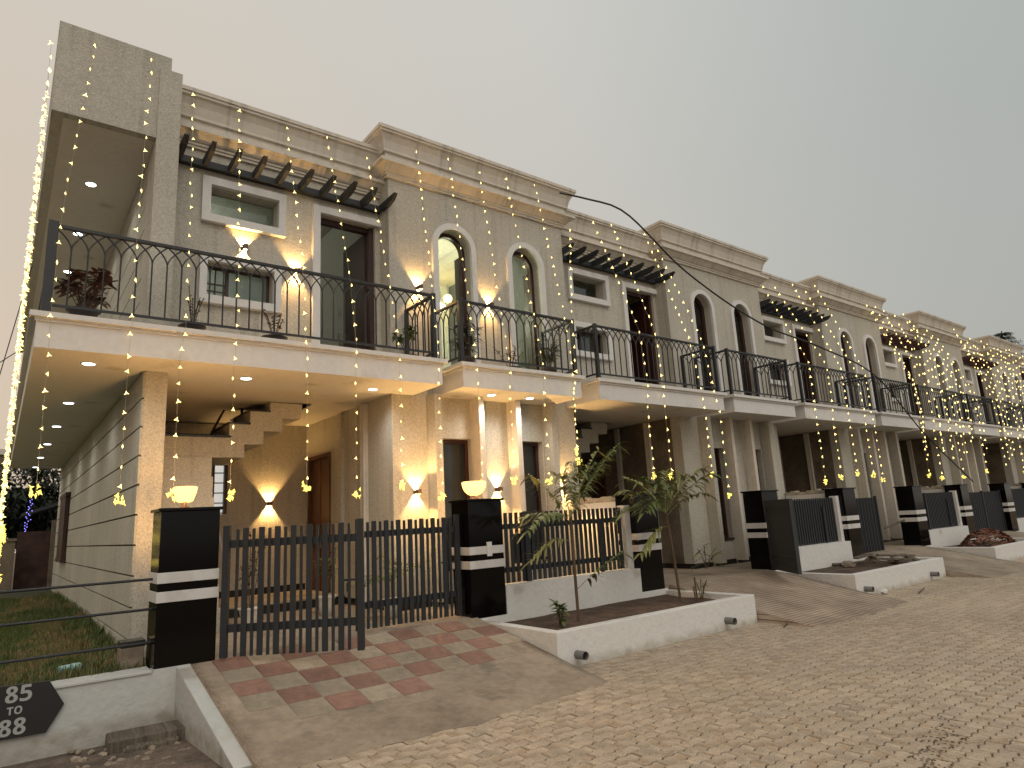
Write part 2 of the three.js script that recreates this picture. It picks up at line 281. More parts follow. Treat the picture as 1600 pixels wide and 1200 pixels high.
{
  const d = new THREE.Group(); d.name = 'driveway'; d.userData.kind = 'structure'; scene.add(d);
  part('apron', rampShape(1.56, 4.86, -4.9, 0.14), M.concrete, d);
  // square cement tiles, red and grey in turn, under the smeared edge of the apron
  const vary = (m) => [0.92, 1, 1.08].map((k, i) => { const c = m.clone(); c.color.multiplyScalar(k); c.map = m.map.clone(); c.map.offset.set(i * 0.3, i * 0.2); c.map.needsUpdate = true; return c; }), greys = vary(M.tileGrey), reds = vary(M.tileRed);
  const tg = ready(rbx(-0.152, 0.152, -0.02, 0.004, -0.152, 0.152, 0.004)), ang = Math.atan(0.1955);
  for (let i = 0; i < 10; i++) for (let j = 0; j < 5; j++) {
    const x = 1.9 + i * 0.31, along = 0.158 + j * 0.316;
    if (x > 4.75 || (j === 4 && (i > 4 || i < 1)) || (j === 3 && (i > 8))) continue;
    const t = part('tile', tg, ((i + j) % 2 ? greys : reds)[Math.floor(rnd() * 3)], d), z = -7.17 + along * Math.cos(ang);
    t.position.set(x, slope(z) + rr(0.0, 0.005) - (j >= 3 ? 0.002 : 0), z); t.rotation.x = ang + rr(-0.004, 0.004);
  }
}
for (let k = 1; k < 6; k++) struct('driveway', rampShape(8.62 + (k - 1) * P, 4.82 + k * P, -4.85, 0.12), k === 1 ? M.ribs : M.concrete);
struct('forecourt', bx(1.45, 46, 0.3, 0.43, -12.1, -7.26), M.concrete);
struct('verge', quads([[[-6, -0.03, -5.15], [1.55, -0.03, -5.15], [1.55, -0.13, -7.2], [-6, -0.13, -7.2]], [[-6, -0.03, -5.15], [-6, -0.3, -5.14], [1.55, -0.3, -5.14], [1.55, -0.03, -5.15]]]), M.dirt);

// ---------------------------------------------------------------- the terrace of houses
const lipProfile = (y) => [[0, y], [0.04, y], [0.04, y + 0.035], [0.06, y + 0.04], [0.06, y + 0.075], [0.085, y + 0.08], [0.17, y + 0.165], [0.215, y + 0.175], [0.215, y + 0.225], [0.09, y + 0.235], [0.08, y + 0.245], [0.08, y + 0.385], [0.12, y + 0.395], [0.12, y + 0.435], [0.13, y + 0.47], [0.155, y + 0.56], [0.2, y + 0.645], [0.235, y + 0.665], [0.235, y + 0.7], [0.255, y + 0.705], [0.255, y + 0.76], [-0.2, y + 0.765]];
// one upright of the balcony railing: a bar that forks into two bows below the top rail
const SP = 0.15;
const baluster = (() => {
  const l = [bar([0, 0.1, 0], [0, 0.72, 0], 0.0105)];
  for (const s of [-1, 1]) { let a = [0, 0.72, 0]; for (let i = 1; i <= 5; i++) { const t = i / 5, b = [s * SP * Math.pow(t, 1.8), 0.72 + 0.22 * t, 0]; l.push(bar(a, b, 0.0095)); a = b; } }
  return ready(l);
})();
function railing(house, name, x0, x1, z0, z1) {                       // runs along x or along z, on the balcony floor at 3.88
  const L = Math.hypot(x1 - x0, z1 - z0), g = new THREE.Group(); g.name = name; g.position.set(x0, 3.88, z0); g.rotation.y = -Math.atan2(z1 - z0, x1 - x0); house.add(g);
  part('top_rail', rbx(0, L, 0.935, 0.975, -0.022, 0.022, 0.006), M.metal, g);
  part('bottom_rail', bx(0, L, 0.085, 0.11, -0.014, 0.014), M.metal, g);
  const n = Math.max(2, Math.round(L / SP)), d = L / n;
  for (let i = 1; i < n; i++) { const b = part('baluster', baluster, M.metal, g); b.position.x = i * d; b.scale.x = d / SP; }
  return g;
}
function slab(x0, x1, z1, left = true) {                              // balcony floor with its moulded edge
  return [bx(x0 + 0.06, x1 - 0.06, 3.52, 3.79, z1, -7.82), bx(x0 + 0.045, x1 - 0.045, 3.79, 3.825, z1, -7.8), bx(x0, x1, 3.825, 3.88, z1, -7.756)];
}
const ARCH = [[5.685, 0.427], [7.204, 0.427]];
function house(k) {
  const corner = k === 0;
  const h = thing('terraced_house', '', 'house', [k * P, 0, 0]);
  const xl = corner ? 1.45 : 1.5;
  // walls
  const arches = ARCH.map(([x, r]) => toPath(archPts(x, r - 0.1, 3.88, 6.07)));
  part('upper_wall', [wall(4.5, 8.16, 3.52, 7.5, -8.93, -8.68, arches), bx(4.5, 4.75, 3.52, 7.5, -9.26, -8.93), bx(7.91, 8.16, 3.52, 7.5, -9.26, -8.93)], M.stucco, h);
  part('recessed_wall', wall(xl, 4.5, 3.88, 7.2, -9.25, -9.0, [rectPath(1.96, 2.88, 5.87, 6.3), rectPath(1.95, 2.83, 4.72, 5.2), rectPath(3.5, 4.42, 3.89, 6.28)]), M.stucco, h);
  const gw = part('ground_wall', [wall(4.5, 8.16, 0.2, 3.52, -8.93, -8.68, [rectPath(5.36, 5.9, 0.95, 2.88), rectPath(6.82, 7.36, 0.95, 2.88)]), bx(7.94, 8.16, 0.2, 3.52, -12.1, -8.93)], M.stucco, h);
  part('fin', [bx(5.08, 5.2, 0.5, 3.52, -8.68, -8.42)], M.stucco, h); part('fin', [bx(5.78 + 0.1, 5.98, 0.5, 3.52, -8.68, -8.42)], M.trim, h);
  part('fin', [bx(6.62, 6.72, 0.5, 3.52, -8.68, -8.42)], M.trim, h); part('fin', [bx(7.38, 7.5, 0.5, 3.52, -8.68, -8.42)], M.stucco, h);
  { // side wall of the carport, turned: along z
    const g = wall(8.93, 12.1, 0.2, 3.52, 0, 0.22, [rectPath(10.97, 11.97, 0.43, 2.91)]); g.rotateY(Math.PI / 2); g.translate(4.5, 0, 0);
    part('carport_wall', g, corner ? M.stucco : M.shadedPlaster, h);
    part('carport_wall', wall(xl, 8.16, 0.2, 3.52, -12.3, -12.1, corner ? [rectPath(2.86, 3.1, 1.95, 2.78)] : []), corner ? M.stucco : M.shadedPlaster, h);
    if (corner) { const w = part('window', [bx(2.86, 2.89, 1.95, 2.78, -12.16, -12.08), bx(3.05, 3.1, 1.95, 2.78, -12.16, -12.08), ...[1.96, 2.13, 2.3, 2.47, 2.64].map((y) => bx(2.89, 3.05, y, y + 0.018, -12.14, -12.12))], M.darkWood, h); part('pane', bx(2.86, 3.1, 1.95, 2.78, -12.2, -12.19), M.skyGlowPane, w); }
    part('pilaster', [bx(4.42, 4.5, 0.43, 3.5, -9.62, -9.5)], M.trim, h);
    part('pilaster', [bx(4.44, 4.5, 0.43, 3.5, -10.52, -10.4)], M.stucco, h);
  }
  part('floor_slab', [bx(xl, 8.16, 3.525, 3.86, -12.6, -9.0)], M.ceiling, h);
  part('roof', [bx(xl, 8.16, 7.05, 7.17, -12.7, -9.0)], M.trim, h);
  part('rear_wall', [bx(xl, 8.16, 3.86, 7.05, -12.75, -12.55), bx(4.5, 4.62, 3.86, 7.05, -12.55, -9.26), bx(8.04, 8.16, 3.86, 7.05, -12.55, -9.26), ...(corner ? [] : [bx(1.38, 1.5, 3.86, 7.05, -12.55, -9.26)])], M.room, h);
  // cornices
  part('cornice', sweep(lipProfile(7.02), [[4.5, -9.6], [4.5, -8.68], [8.16, -8.68], [8.16, -9.6]]), M.trim, h);
  part('cornice', sweep(lipProfile(6.79), [[xl, -9.0], [4.5, -9.0]]), M.trim, h);
  // pergola: a beam on the wall with rafters reaching out from it
  const pg = part('pergola', rbx(xl + 0.01, 4.49, 6.52, 6.62, -8.998, -8.9, 0.006), M.slate, h);
  const raf = ready(prism([[0, 0.06], [0.02, -0.03], [0.1, -0.055], [0.3, -0.05], [0.45, -0.02], [0.53, 0.05], [0.53, 0.07], [0, 0.07]], -0.028, 0.028).rotateY(-Math.PI / 2));
  for (let i = 0; i < 10; i++) { const r = part('rafter', raf, M.slate, pg); r.position.set(1.53 + i * 0.328, 6.56, -8.92); }
  // windows and doors of the upper floor
  const w1 = part('window', [wall(1.85, 2.98, 5.76, 6.41, -9.0, -8.92, [rectPath(1.96, 2.88, 5.87, 6.3)])], M.white, h);
  part('pane', bx(1.96, 2.88, 5.87, 6.3, -9.22, -9.214), M.glass, w1);
  const w2 = part('window', [wall(1.86, 2.93, 4.61, 5.31, -9.0, -8.92, [rectPath(1.95, 2.83, 4.72, 5.2)])], M.white, h);
  part('frame', [wall(1.95, 2.83, 4.72, 5.2, -9.2, -9.15, [rectPath(1.98, 2.24, 4.75, 5.17), rectPath(2.28, 2.8, 4.75, 5.17)]), bx(2.1, 2.115, 4.75, 5.17, -9.18, -9.16), bx(1.98, 2.24, 4.95, 4.965, -9.18, -9.16), bx(1.98, 2.24, 4.85, 4.862, -9.18, -9.16)], M.darkWood, w2);
  part('pane', bx(1.97, 2.81, 4.74, 5.18, -9.19, -9.184), M.glass, w2);
  const dr = part('door', [bx(3.39, 3.5, 3.88, 6.39, -9.0, -8.93), bx(3.5, 4.5, 6.28, 6.39, -9.0, -8.93)], M.white, h);
  part('frame', [bx(3.5, 3.56, 3.88, 6.28, -9.2, -9.1), bx(4.35, 4.42, 3.88, 6.28, -9.2, -9.06), bx(3.56, 4.35, 6.2, 6.28, -9.2, -9.1)], M.darkWood, dr);
  part('door_leaf', [bx(4.31, 4.35, 3.9, 6.2, -9.98, -9.2)], M.darkWood, dr);
  for (const [x, r] of ARCH) {
    const w = part('arched_door', archBand(x, r, r - 0.1, 3.88, 6.07, -8.679, -8.62), M.white, h);
    part('frame', [archBand(x, r - 0.1, r - 0.165, 3.88, 6.07, -8.92, -8.83), bx(x - 0.26, x + 0.26, 3.88, 3.95, -8.92, -8.83)], M.darkWood, w);
    part('pane', prism(archPts(x, r - 0.16, 3.94, 6.07), -8.875, -8.869), M.glass, w);
    part('door_leaf', [bx(x + 0.262, x + 0.3, 3.9, 6.05, -9.06, -8.925)], M.darkWood, w);
  }
  // ground floor windows
  for (const x of [5.36, 6.82]) {
    const w = part('window', [wall(x, x + 0.54, 0.95, 2.88, -8.87, -8.8, [rectPath(x + 0.06, x + 0.48, 1.01, 2.82)])], M.darkWood, h);
    part('pane', bx(x + 0.055, x + 0.485, 1.005, 2.825, -8.85, -8.842), M.darkGlass, w); part('sill', bx(x - 0.0, x + 0.54, 0.93, 0.962, -8.8, -8.64), M.skirting, w);
  }
  { const d = part('door', [bx(4.47, 4.6, 0.43, 2.91, -11.97, -11.9), bx(4.47, 4.6, 0.43, 2.91, -11.04, -10.97), bx(4.47, 4.6, 2.84, 2.91, -11.9, -11.04)], M.wood, h);
    part('door_leaf', [bx(4.52, 4.56, 0.45, 2.84, -11.9, -11.49)], M.wood, d); part('door_leaf', [bx(4.52, 4.56, 0.45, 2.84, -11.45, -11.04)], M.wood, d);
    part('handle', [bar([4.5, 1.3, -11.43], [4.5, 1.5, -11.43], 0.01, 6), bar([4.5, 1.3, -11.43], [4.53, 1.3, -11.43], 0.008, 6), bar([4.5, 1.5, -11.43], [4.53, 1.5, -11.43], 0.008, 6)], M.steel, d); }
  part('skirting', [bx(4.488, 4.5, 0.43, 0.53, -10.9, -8.69), bx(4.488, 5.08, 0.43, 0.53, -8.68, -8.667), bx(5.2, 5.88, 0.43, 0.53, -8.68, -8.667), bx(5.98, 6.62, 0.43, 0.53, -8.68, -8.667), bx(6.72, 7.38, 0.43, 0.53, -8.68, -8.667), bx(7.5, 8.16, 0.43, 0.53, -8.68, -8.667), bx(xl, 4.48, 0.56, 0.68, -12.1, -12.088)], M.skirting, h);
  part('plinth', bx(xl, 4.5, 0.42, 0.57, -12.09, -10.4), M.tileGrey, h); part('plinth_edge', bx(xl, 4.5, 0.43, 0.55, -10.4, -10.388), M.skirting, h);
  // stairs: a flight that climbs to the right from a landing, and the lower flight along the left wall
  { const pts = [[xl, 2.96], [2.545, 2.96]]; for (let i = 0; i < 3; i++) { pts.push([2.545 + 0.285 * i, 3.16 + 0.2 * i > 3.51 ? 3.51 : 3.16 + 0.2 * i]); pts.push([2.83 + 0.285 * i, 3.16 + 0.2 * i > 3.51 ? 3.51 : 3.16 + 0.2 * i]); }
    pts.push([3.75, 3.51], [3.6, 3.51], [3.57, 3.28], [3.298, 3.275], [3.298, 3.075], [3.024, 3.07], [3.024, 2.875], [2.756, 2.87], [2.756, 2.68], [xl, 2.67]);
    const s = part('staircase', prism(pts, -10.9, -9.9), M.stucco, h);
    for (let i = 0; i < 2; i++) part('tread', bx(2.52 + 0.285 * i, 2.83 + 0.285 * i, 3.16 + 0.2 * i, 3.185 + 0.2 * i, -10.9, -9.87), M.skirting, s);
    part('tread', bx(xl, 2.58, 2.96, 2.985, -10.9, -9.87), M.skirting, s);
    for (let i = 0; i < 8; i++) part('step', bx(xl + 0.02, 2.3, 0.43, 2.67 - 0.28 * i, -9.9 + 0.1 * i, -9.8 + 0.1 * i), M.stucco, s);
    part('stair_rail', [bar([2.34, 2.0, -9.85], [2.34, 1.2, -9.0], 0.016, 6), bar([2.34, 0.45, -9.02], [2.34, 1.22, -9.02], 0.016, 6)], M.steel, s);
    part('stair_rail', [bar([2.42, 2.98, -10.7], [2.66, 3.5, -10.7], 0.022), bar([2.5, 3.0, -10.6], [3.0, 3.5, -10.6], 0.016), bar([2.9, 3.2, -10.6], [2.9, 3.52, -10.6], 0.022), bar([1.5, 3.13, -10.85], [2.9, 3.13, -10.85], 0.008), bar([1.5, 3.3, -10.85], [3.2, 3.3, -10.85], 0.008)], M.metal, s);
  }
  // balconies
  part('balcony', corner ? [...slab(0.09, 4.92, -9.0), bx(0.15, 1.235, 3.52, 3.85, -20.8, -9.0), bx(0.09, 0.15, 3.825, 3.88, -20.8, -9.0)] : slab(1.27, 4.92, -9.0), M.white, h);
  part('balcony', slab(5.156, 7.62, -8.68), M.white, h);
  const xr = corner ? 0.24 : 1.36;
  railing(h, 'railing', xr, 4.76, -7.85, -7.85); railing(h, 'railing', 4.76, 4.76, -7.85, -8.62);
  if (corner) railing(h, 'railing', 0.24, 0.24, -7.85, -20.5); else railing(h, 'railing', 1.36, 1.36, -7.85, -8.4);
  railing(h, 'railing', 5.22, 7.48, -7.85, -7.85); railing(h, 'railing', 5.22, 5.22, -7.85, -8.64); railing(h, 'railing', 7.48, 7.48, -7.85, -8.64);
  const post = (x, z, y = 4.87, w = 0.03) => part('railing_post', rbx(x - w, x + w, 3.88, y, z - w, z + w, 0.005), M.metal, h);
  if (corner) post(0.22, -7.85, 4.88, 0.045); else post(1.36, -7.85);
  post(4.76, -7.85); post(4.76, -8.645, 4.85, 0.027); post(5.22, -7.85); post(7.48, -7.85); post(5.22, -8.648, 4.85, 0.027); post(7.48, -8.648, 4.85, 0.027);
  if (corner) {
    // the long side wall in courses with recessed joints, its front end, the high fascia and the roof over the side balcony
    const sw = part('side_wall', [bx(1.237, 1.45, 0.1, 3.52, -20.8, -8.505), bx(1.237, 1.45, 3.52, 7.1, -20.8, -8.7), bx(1.45, 8.16, 0.1, 7.1, -20.8, -20.6)], M.joint, h);
    const ys = [0.1, 0.55, 0.881, 1.213, 1.543, 1.874, 2.204, 2.535, 2.866, 3.196, 3.52], yu = [3.88, 4.21, 4.54, 4.87, 5.2, 5.53, 5.86, 6.19, 6.5];
    for (let i = 0; i < ys.length - 1; i++) for (const [a, b] of [[-16.0, -8.5], [-20.8, -16.035]]) part('wall_panel', rbx(1.215, 1.245, ys[i] + 0.009, ys[i + 1] - 0.009, a, b, 0.004), M.panel, sw);
    for (let i = 0; i < yu.length - 1; i++) part('wall_panel', rbx(1.215, 1.245, yu[i] + 0.009, yu[i + 1] - 0.009, -20.8, -8.72, 0.004), M.panel, sw);
    part('wall_end', [bx(1.238, 1.47, 0.1, 3.52, -8.7, -8.49)], M.stucco, h);
    part('pilaster', [bx(1.2, 1.46, 3.86, 7.5, -9.0, -8.47)], M.stucco, h);
    part('fascia', [bx(0.12, 1.33, 6.52, 7.7, -8.62, -8.5)], M.stucco, h);
    part('parapet', [bx(0.12, 0.24, 6.52, 7.7, -20.8, -8.62)], M.stucco, h);
    part('side_roof', [bx(0.24, 1.237, 6.52, 6.66, -20.8, -8.62)], M.ceiling, h);
    const sh = part('shutter', [bx(1.13, 1.2, 1.3, 2.6, -18.6, -17.2), bx(1.12, 1.215, 2.6, 2.68, -18.7, -17.1), bx(1.12, 1.215, 1.22, 1.3, -18.7, -17.1)], M.darkWood, h);
  }
  return h;
}
const h0 = house(0);
h0.userData.label = 'corner house with long side wall, wrap-around balcony and lit lamps';
const h1 = house(1);
h1.userData.label = 'unlit cream house directly right of the lit corner house, thick cable before its roof';
const houses = [h0, h1];
const houseLabels = ['', '', 'third cream house along the row, last one with dark grey pergola', 'fourth cream house along the row, first one with dark red pergola', 'fifth cream house along the row, second one with dark red pergola', 'sixth and farthest cream house of the row, draped in dense fairy lights'];
for (let k = 2; k < 6; k++) {
  const c = copyOf(h1, houseLabels[k], (k - 1) * P);
  if (k >= 3) c.traverse((o) => { if (o.name === 'pergola' || o.name === 'rafter') o.material = M.maroon; });
  houses.push(c);
}

// ---------------------------------------------------------------- front boundary: pillars, gates, fences, planters
function pillarGeo() { return { shaft: [rbx(1.25, 1.785, 0.4, 1.855, -7.6, -7.19, 0.006)], cap: [rbx(1.225, 1.81, 1.855, 1.885, -7.63, -7.165, 0.006)] }; }
const pillarProto = (() => {
  const g = pillarGeo(), o = thing('gate_pillar', 'black granite gate pillar with lamp at the corner of the lawn', 'pillar', [0, 0, 0], 0, 'black granite gate pillars');
  part('shaft', g.shaft, M.granite, o); part('cap', g.cap, M.granite, o);
  for (const y of [1.18, 1.005]) part('band', rbx(1.241, 1.794, y, y + 0.1, -7.609, -7.181, 0.004), M.band, o);
  part('footing', bx(1.27, 1.765, 0.0, 0.402, -7.58, -7.21), M.concrete, o);
  return o;
})();
const BX = 4.786 - 1.25;
for (let k = 0; k < 6; k++) {
  if (k) copyOf(pillarProto, `black granite pillar at the left of the gate of the ${HOUSE[k]}`, k * P);
  copyOf(pillarProto, k ? `black granite pillar at the right of the gate of the ${HOUSE[k]}` : 'black granite pillar with bowl lamp and white bell plate', BX + k * P);
}
{ const o = thing('bell_plate', 'white bell plate fixed across the band of a gate pillar', 'bell plate'); part('plate', rbx(5.04, 5.115, 1.15, 1.33, -7.181, -7.16, 0.004), M.white, o); part('button', cyl(0, 0, 0, 0.012, 0.012, 0.01).rotateX(Math.PI / 2).translate(5.078, 1.26, -7.16), M.band, o); }
function bowlLamp(x, z, label, cone) {
  const o = thing('pillar_lamp', label, 'lamp', [x, 1.885, z]);
  const prof = cone ? [[0.055, 0.06], [0.075, 0.07], [0.1, 0.14], [0.115, 0.205], [0.1, 0.215], [0, 0.218]] : [[0.045, 0.05], [0.09, 0.07], [0.13, 0.11], [0.155, 0.165], [0.165, 0.225], [0.15, 0.235], [0, 0.238]];
  part('lamp_shade', new THREE.LatheGeometry([[0, prof[0][1]], ...prof].map((q) => new THREE.Vector2(...q)), 24), M.lampShade, o);
  part('lamp_base', [cyl(0, 0, 0, 0.05, 0.045, 0.02), cyl(0, 0.02, 0, 0.02, 0.02, 0.04)], M.bronze, o);
  const l = new THREE.PointLight(lin(1, 0.53, 0.17), 6.5); l.position.set(0, 0.15, 0); l.castShadow = true; l.shadow.radius = 4; o.add(l);
}
bowlLamp(1.49, -7.38, 'glowing tapered lamp on the pillar beside the lawn', true);
bowlLamp(5.02, -7.38, 'glowing round bowl lamp on the pillar between gate and fence', false);
// gate leaves: uprights, broad and narrow in turn, on two rails
const picketWide = ready(rbx(-0.028, 0.028, 0, 1.21, -0.012, 0.012, 0.004)), picketThin = ready(rbx(-0.014, 0.014, 0, 1.2, -0.012, 0.012, 0.004));
function gateLeaf(label, L, pos, ry, sheetBack = false) {
  const o = thing('gate_leaf', label, 'gate', pos, ry, 'grey metal gate leaves');
  part('rail', [bx(0.02, L - 0.02, 0.2, 0.275, -0.03, -0.013)], M.slate, o); part('rail', [bx(0.02, L - 0.02, 1.0, 1.075, -0.03, -0.013)], M.slate, o);
  part('stile', rbx(-0.03, 0.035, -0.03, 1.22, -0.035, 0.02, 0.005), M.slate, o); part('stile', rbx(L - 0.035, L + 0.03, -0.03, 1.22, -0.035, 0.02, 0.005), M.slate, o);
  const n = 2 * Math.round((L - 0.07) / 0.158);
  for (let i = 1; i < n; i++) { const p = part('picket', i % 2 ? picketThin : picketWide, M.slate, o); p.position.set(0.035 + (L - 0.07) * i / n, -0.02, 0); }
  part('latch', [bx(L - 0.22, L - 0.02, 0.62, 0.64, -0.05, -0.02), bar([L - 0.13, 0.62, -0.04], [L - 0.13, 0.2, -0.04], 0.01, 6), cyl(L - 0.13, 0.52, -0.04, 0.02, 0.02, 0.08)], M.slate, o);
  if (sheetBack) part('sheet', bx(0.03, L - 0.03, 0.02, 1.15, -0.045, -0.035), M.sheet, o);
  return o;
}
gateLeaf('slatted gate leaf of the corner house standing ajar towards the road', 1.33, [1.83, 0.47, -7.1], -0.64);   // hinge on the left pillar, swung out
gateLeaf('slatted gate leaf of the corner house closed against the lamp pillar', 1.36, [3.36, 0.48, -7.37], 0);
{ // second house: one leaf of plain sheet swung out, one swung in
  const o = thing('gate_leaf', 'plain grey sheet gate leaf swung open towards the road', 'gate', [11.42, 0.45, -7.12], Math.PI - 0.95);
  o.rotation.y = Math.atan2(-(-6.14 + 7.12), 10.62 - 11.42);
  part('panel', bx(0.05, 1.2, 0.05, 1.2, -0.012, 0.012), M.sheet, o);
  for (const [a, b, c, d] of [[0, 1.25, 1.1, 1.24], [0, 1.25, 0.0, 0.08], [0, 0.09, 0.08, 1.1], [1.16, 1.25, 0.08, 1.1], [0.09, 1.16, 0.24, 0.28]]) part('frame', rbx(a, b, c, d, -0.03, 0.03, 0.004), M.sheet, o);
  const p = gateLeaf('sheet-backed gate leaf folded inwards behind the second planter palm', 1.25, [8.5, 0.46, -7.35], 1.35, true);
}
gateLeaf('sheet-backed gate leaf of the third house, only one hung there', 1.33, [15.14, 0.46, -7.33], 0.04, true);
for (let k = 3; k < 6; k++) { gateLeaf(`left leaf of the closed grey gate of the ${HOUSE[k]}`, 1.46, [1.82 + k * P, 0.46, -7.35], 0, k > 3); gateLeaf(`right leaf of the closed grey gate of the ${HOUSE[k]}`, 1.42, [3.34 + k * P, 0.46, -7.35], 0, true); }
// low walls with slatted fences
const slat = ready(rbx(-0.026, 0.026, 0, 0.925, -0.01, 0.01, 0.004));
function fence(k) {
  const x0 = 5.37 + k * P, x1 = 7.99 - 0.02 + k * P;
  const w = thing('low_wall', k ? `low white wall under the sheet-backed fence of the ${HOUSE[k]}` : 'low white wall under the bright slatted fence, palm before it', 'wall');
  part('wall_face', [bx(5.325 + k * P, 7.9 + k * P, -0.1, 0.755, -7.45, -7.18), bx(7.9 + k * P, 8.5 + k * P, -0.1, 0.405, -7.4, -7.18), bx(4.9 + k * P, 5.325 + k * P, -0.1, 0.405, -7.4, -7.18)], M.wallWhite, w);
  part('wall_post', bx(7.78 + k * P, 7.9 + k * P, 0.755, 1.72, -7.45, -7.3), M.wallWhite, w);
  const o = thing('slatted_fence', k ? `grey slatted fence backed with sheet before the ${HOUSE[k]}` : 'dark slatted fence with lamplight shining between its slats', 'fence', [0, 0, 0], 0, 'slatted fences on the low walls');
  const b = 7.78 + k * P;
  part('rail', bx(x0 - 0.03, b, 0.9, 0.97, -7.4, -7.385), M.slate, o); part('rail', bx(x0 - 0.03, b, 1.47, 1.54, -7.4, -7.385), M.slate, o);
  const n = 26;
  for (let i = 0; i < n; i++) { const p = part('slat', slat, M.slate, o); p.position.set(x0 + (b - x0) * (i + 0.5) / n, 0.765, -7.374); }
  part('post', bx(x0 + 0.44, x0 + 0.52, 0.76, 1.7, -7.365, -7.33), M.slate, o); part('post', bx(x0 + 1.86, x0 + 1.92, 0.76, 1.5, -7.365, -7.33), M.slate, o);
  if (k) part('sheet', bx(x0 - 0.03, b, 0.78, 1.66, -7.42, -7.41), M.sheet, o);
  // the wall between two plots, its top left rough
  const pw = thing('boundary_wall', `pale rough-topped wall dividing the plots right of the ${HOUSE[k]}`, 'wall');
  part('wall_face', bx(8.12 + k * P, 8.28 + k * P, 0.3, 1.8, -8.66, -7.6), M.wallWhite, pw);
  const r = []; for (let i = 0; i < 8; i++) r.push(bx(8.115 + k * P, 8.285 + k * P, 1.795, 1.84 + rr(0, 0.07), -8.66 + i * 0.1325, -8.66 + (i + 1) * 0.1325)); part('rough_top', r, M.roughTop, pw);
}
for (let k = 0; k < 6; k++) fence(k);
{ const o = thing('meter_box', 'dark box hung behind the slatted fence', 'box'); part('casing', rbx(5.72, 6.0, 1.0, 1.38, -7.54, -7.43, 0.01), M.slate, o); part('lid', rbx(5.71, 6.01, 1.36, 1.4, -7.55, -7.42, 0.006), M.slate, o); }
// planters
function planter(k) {
  const a = 4.87 + k * P, b = 8.58 + k * P, o = thing('planter', ['white walled planter bed with two palms before the fence', 'white walled planter bed littered with broken planks, before the second house', 'white walled planter bed heaped with brown leaves', 'empty white planter before the fourth house', 'empty white planter before the fifth house', 'empty white planter before the sixth house'][k], 'planter', [0, 0, 0], 0, 'white planters along the road');
  part('front_wall', rbx(a, b, -0.1, 0.38, -5.83, -5.7, 0.012), M.wallWhite, o);
  part('side_wall', rbx(a, a + 0.13, -0.1, 0.378, -7.2, -5.825, 0.012), M.wallWhite, o); part('side_wall', rbx(b - 0.13, b, -0.1, 0.378, -7.2, -5.825, 0.012), M.wallWhite, o);
  // soil surface, uneven
  const n = 22, m = 10, f = [], H = (i, j) => 0.24 + 0.05 * fbm(i / n, j / m, 4, 7 + k) + 0.05 * j / m, pt = (i, j) => [a + 0.12 + (b - a - 0.24) * i / n, H(i, j), -5.82 - 1.39 * j / m];
  for (let i = 0; i < n; i++) for (let j = 0; j < m; j++) f.push([pt(i, j), pt(i + 1, j), pt(i + 1, j + 1), pt(i, j + 1)]);
  part('soil', mergeVerticesSafe(quads(f)), M.soil, o);
  if (k < 2) for (const x of [a + 0.27, b - 0.72]) {
    part('drain_pipe', [new THREE.CylinderGeometry(0.045, 0.045, 0.16, 14, 1, true).rotateX(Math.PI / 2).translate(x, 0.12, -5.64)], M.pipe, o);
    part('pipe_mouth', [new THREE.CircleGeometry(0.043, 14).translate(x, 0.12, -5.6)], M.pipeHole, o);
  }
}
for (let k = 0; k < 6; k++) planter(k);
// left: lawn, its low wall, rails, the wall beside the drive, the house number sign
{ const o = thing('low_wall', 'low white wall in front of the lawn, carrying the number sign', 'wall'); part('wall_face', [bx(-4, 1.24, -0.3, 0.4, -7.42, -7.17), bx(1.24, 1.56, -0.3, 0.425, -7.3, -7.17)], M.greyWall, o); part('coping', rbx(-4, 1.235, 0.4, 0.425, -7.44, -7.15, 0.006), M.greyWall, o);
  part('drive_side', (() => { const g = prism([[7.19, 0.42], [5.2, 0.01], [5.2, -0.3], [7.19, -0.3]].reverse(), 0, 0.12); g.rotateY(Math.PI / 2); g.translate(1.44, 0, 0); return g; })(), M.greyWall, o); }
{ const o = thing('rail_fence', 'thin black three-rail fence along the edge of the lawn', 'fence'); for (const y of [1.225, 0.949, 0.646]) part('rail', bar([-4, y, -7.4], [1.26, y - 0.005, -7.4], 0.014, 6), M.metal, o);
  part('post', bx(-0.02, 0.05, 0.42, 1.32, -7.43, -7.37), M.white, o); }
struct('lawn', (() => { const n = 26, m = 40, f = [], H = (x, z) => 0.36 + 0.1 * sst(-8, -13, z) + 0.04 * fbm(((x + 10) / 11) % 1, ((-z) / 17) % 1, 8, 3), pt = (i, j) => { const x = -8 + 9.24 * i / n, z = -7.4 - 14.5 * j / m; return [x, H(x, z), z]; }; for (let i = 0; i < n; i++) for (let j = 0; j < m; j++) f.push([pt(i, j), pt(i + 1, j), pt(i + 1, j + 1), pt(i, j + 1)]); return mergeVerticesSafe(quads(f)); })(), M.lawn);
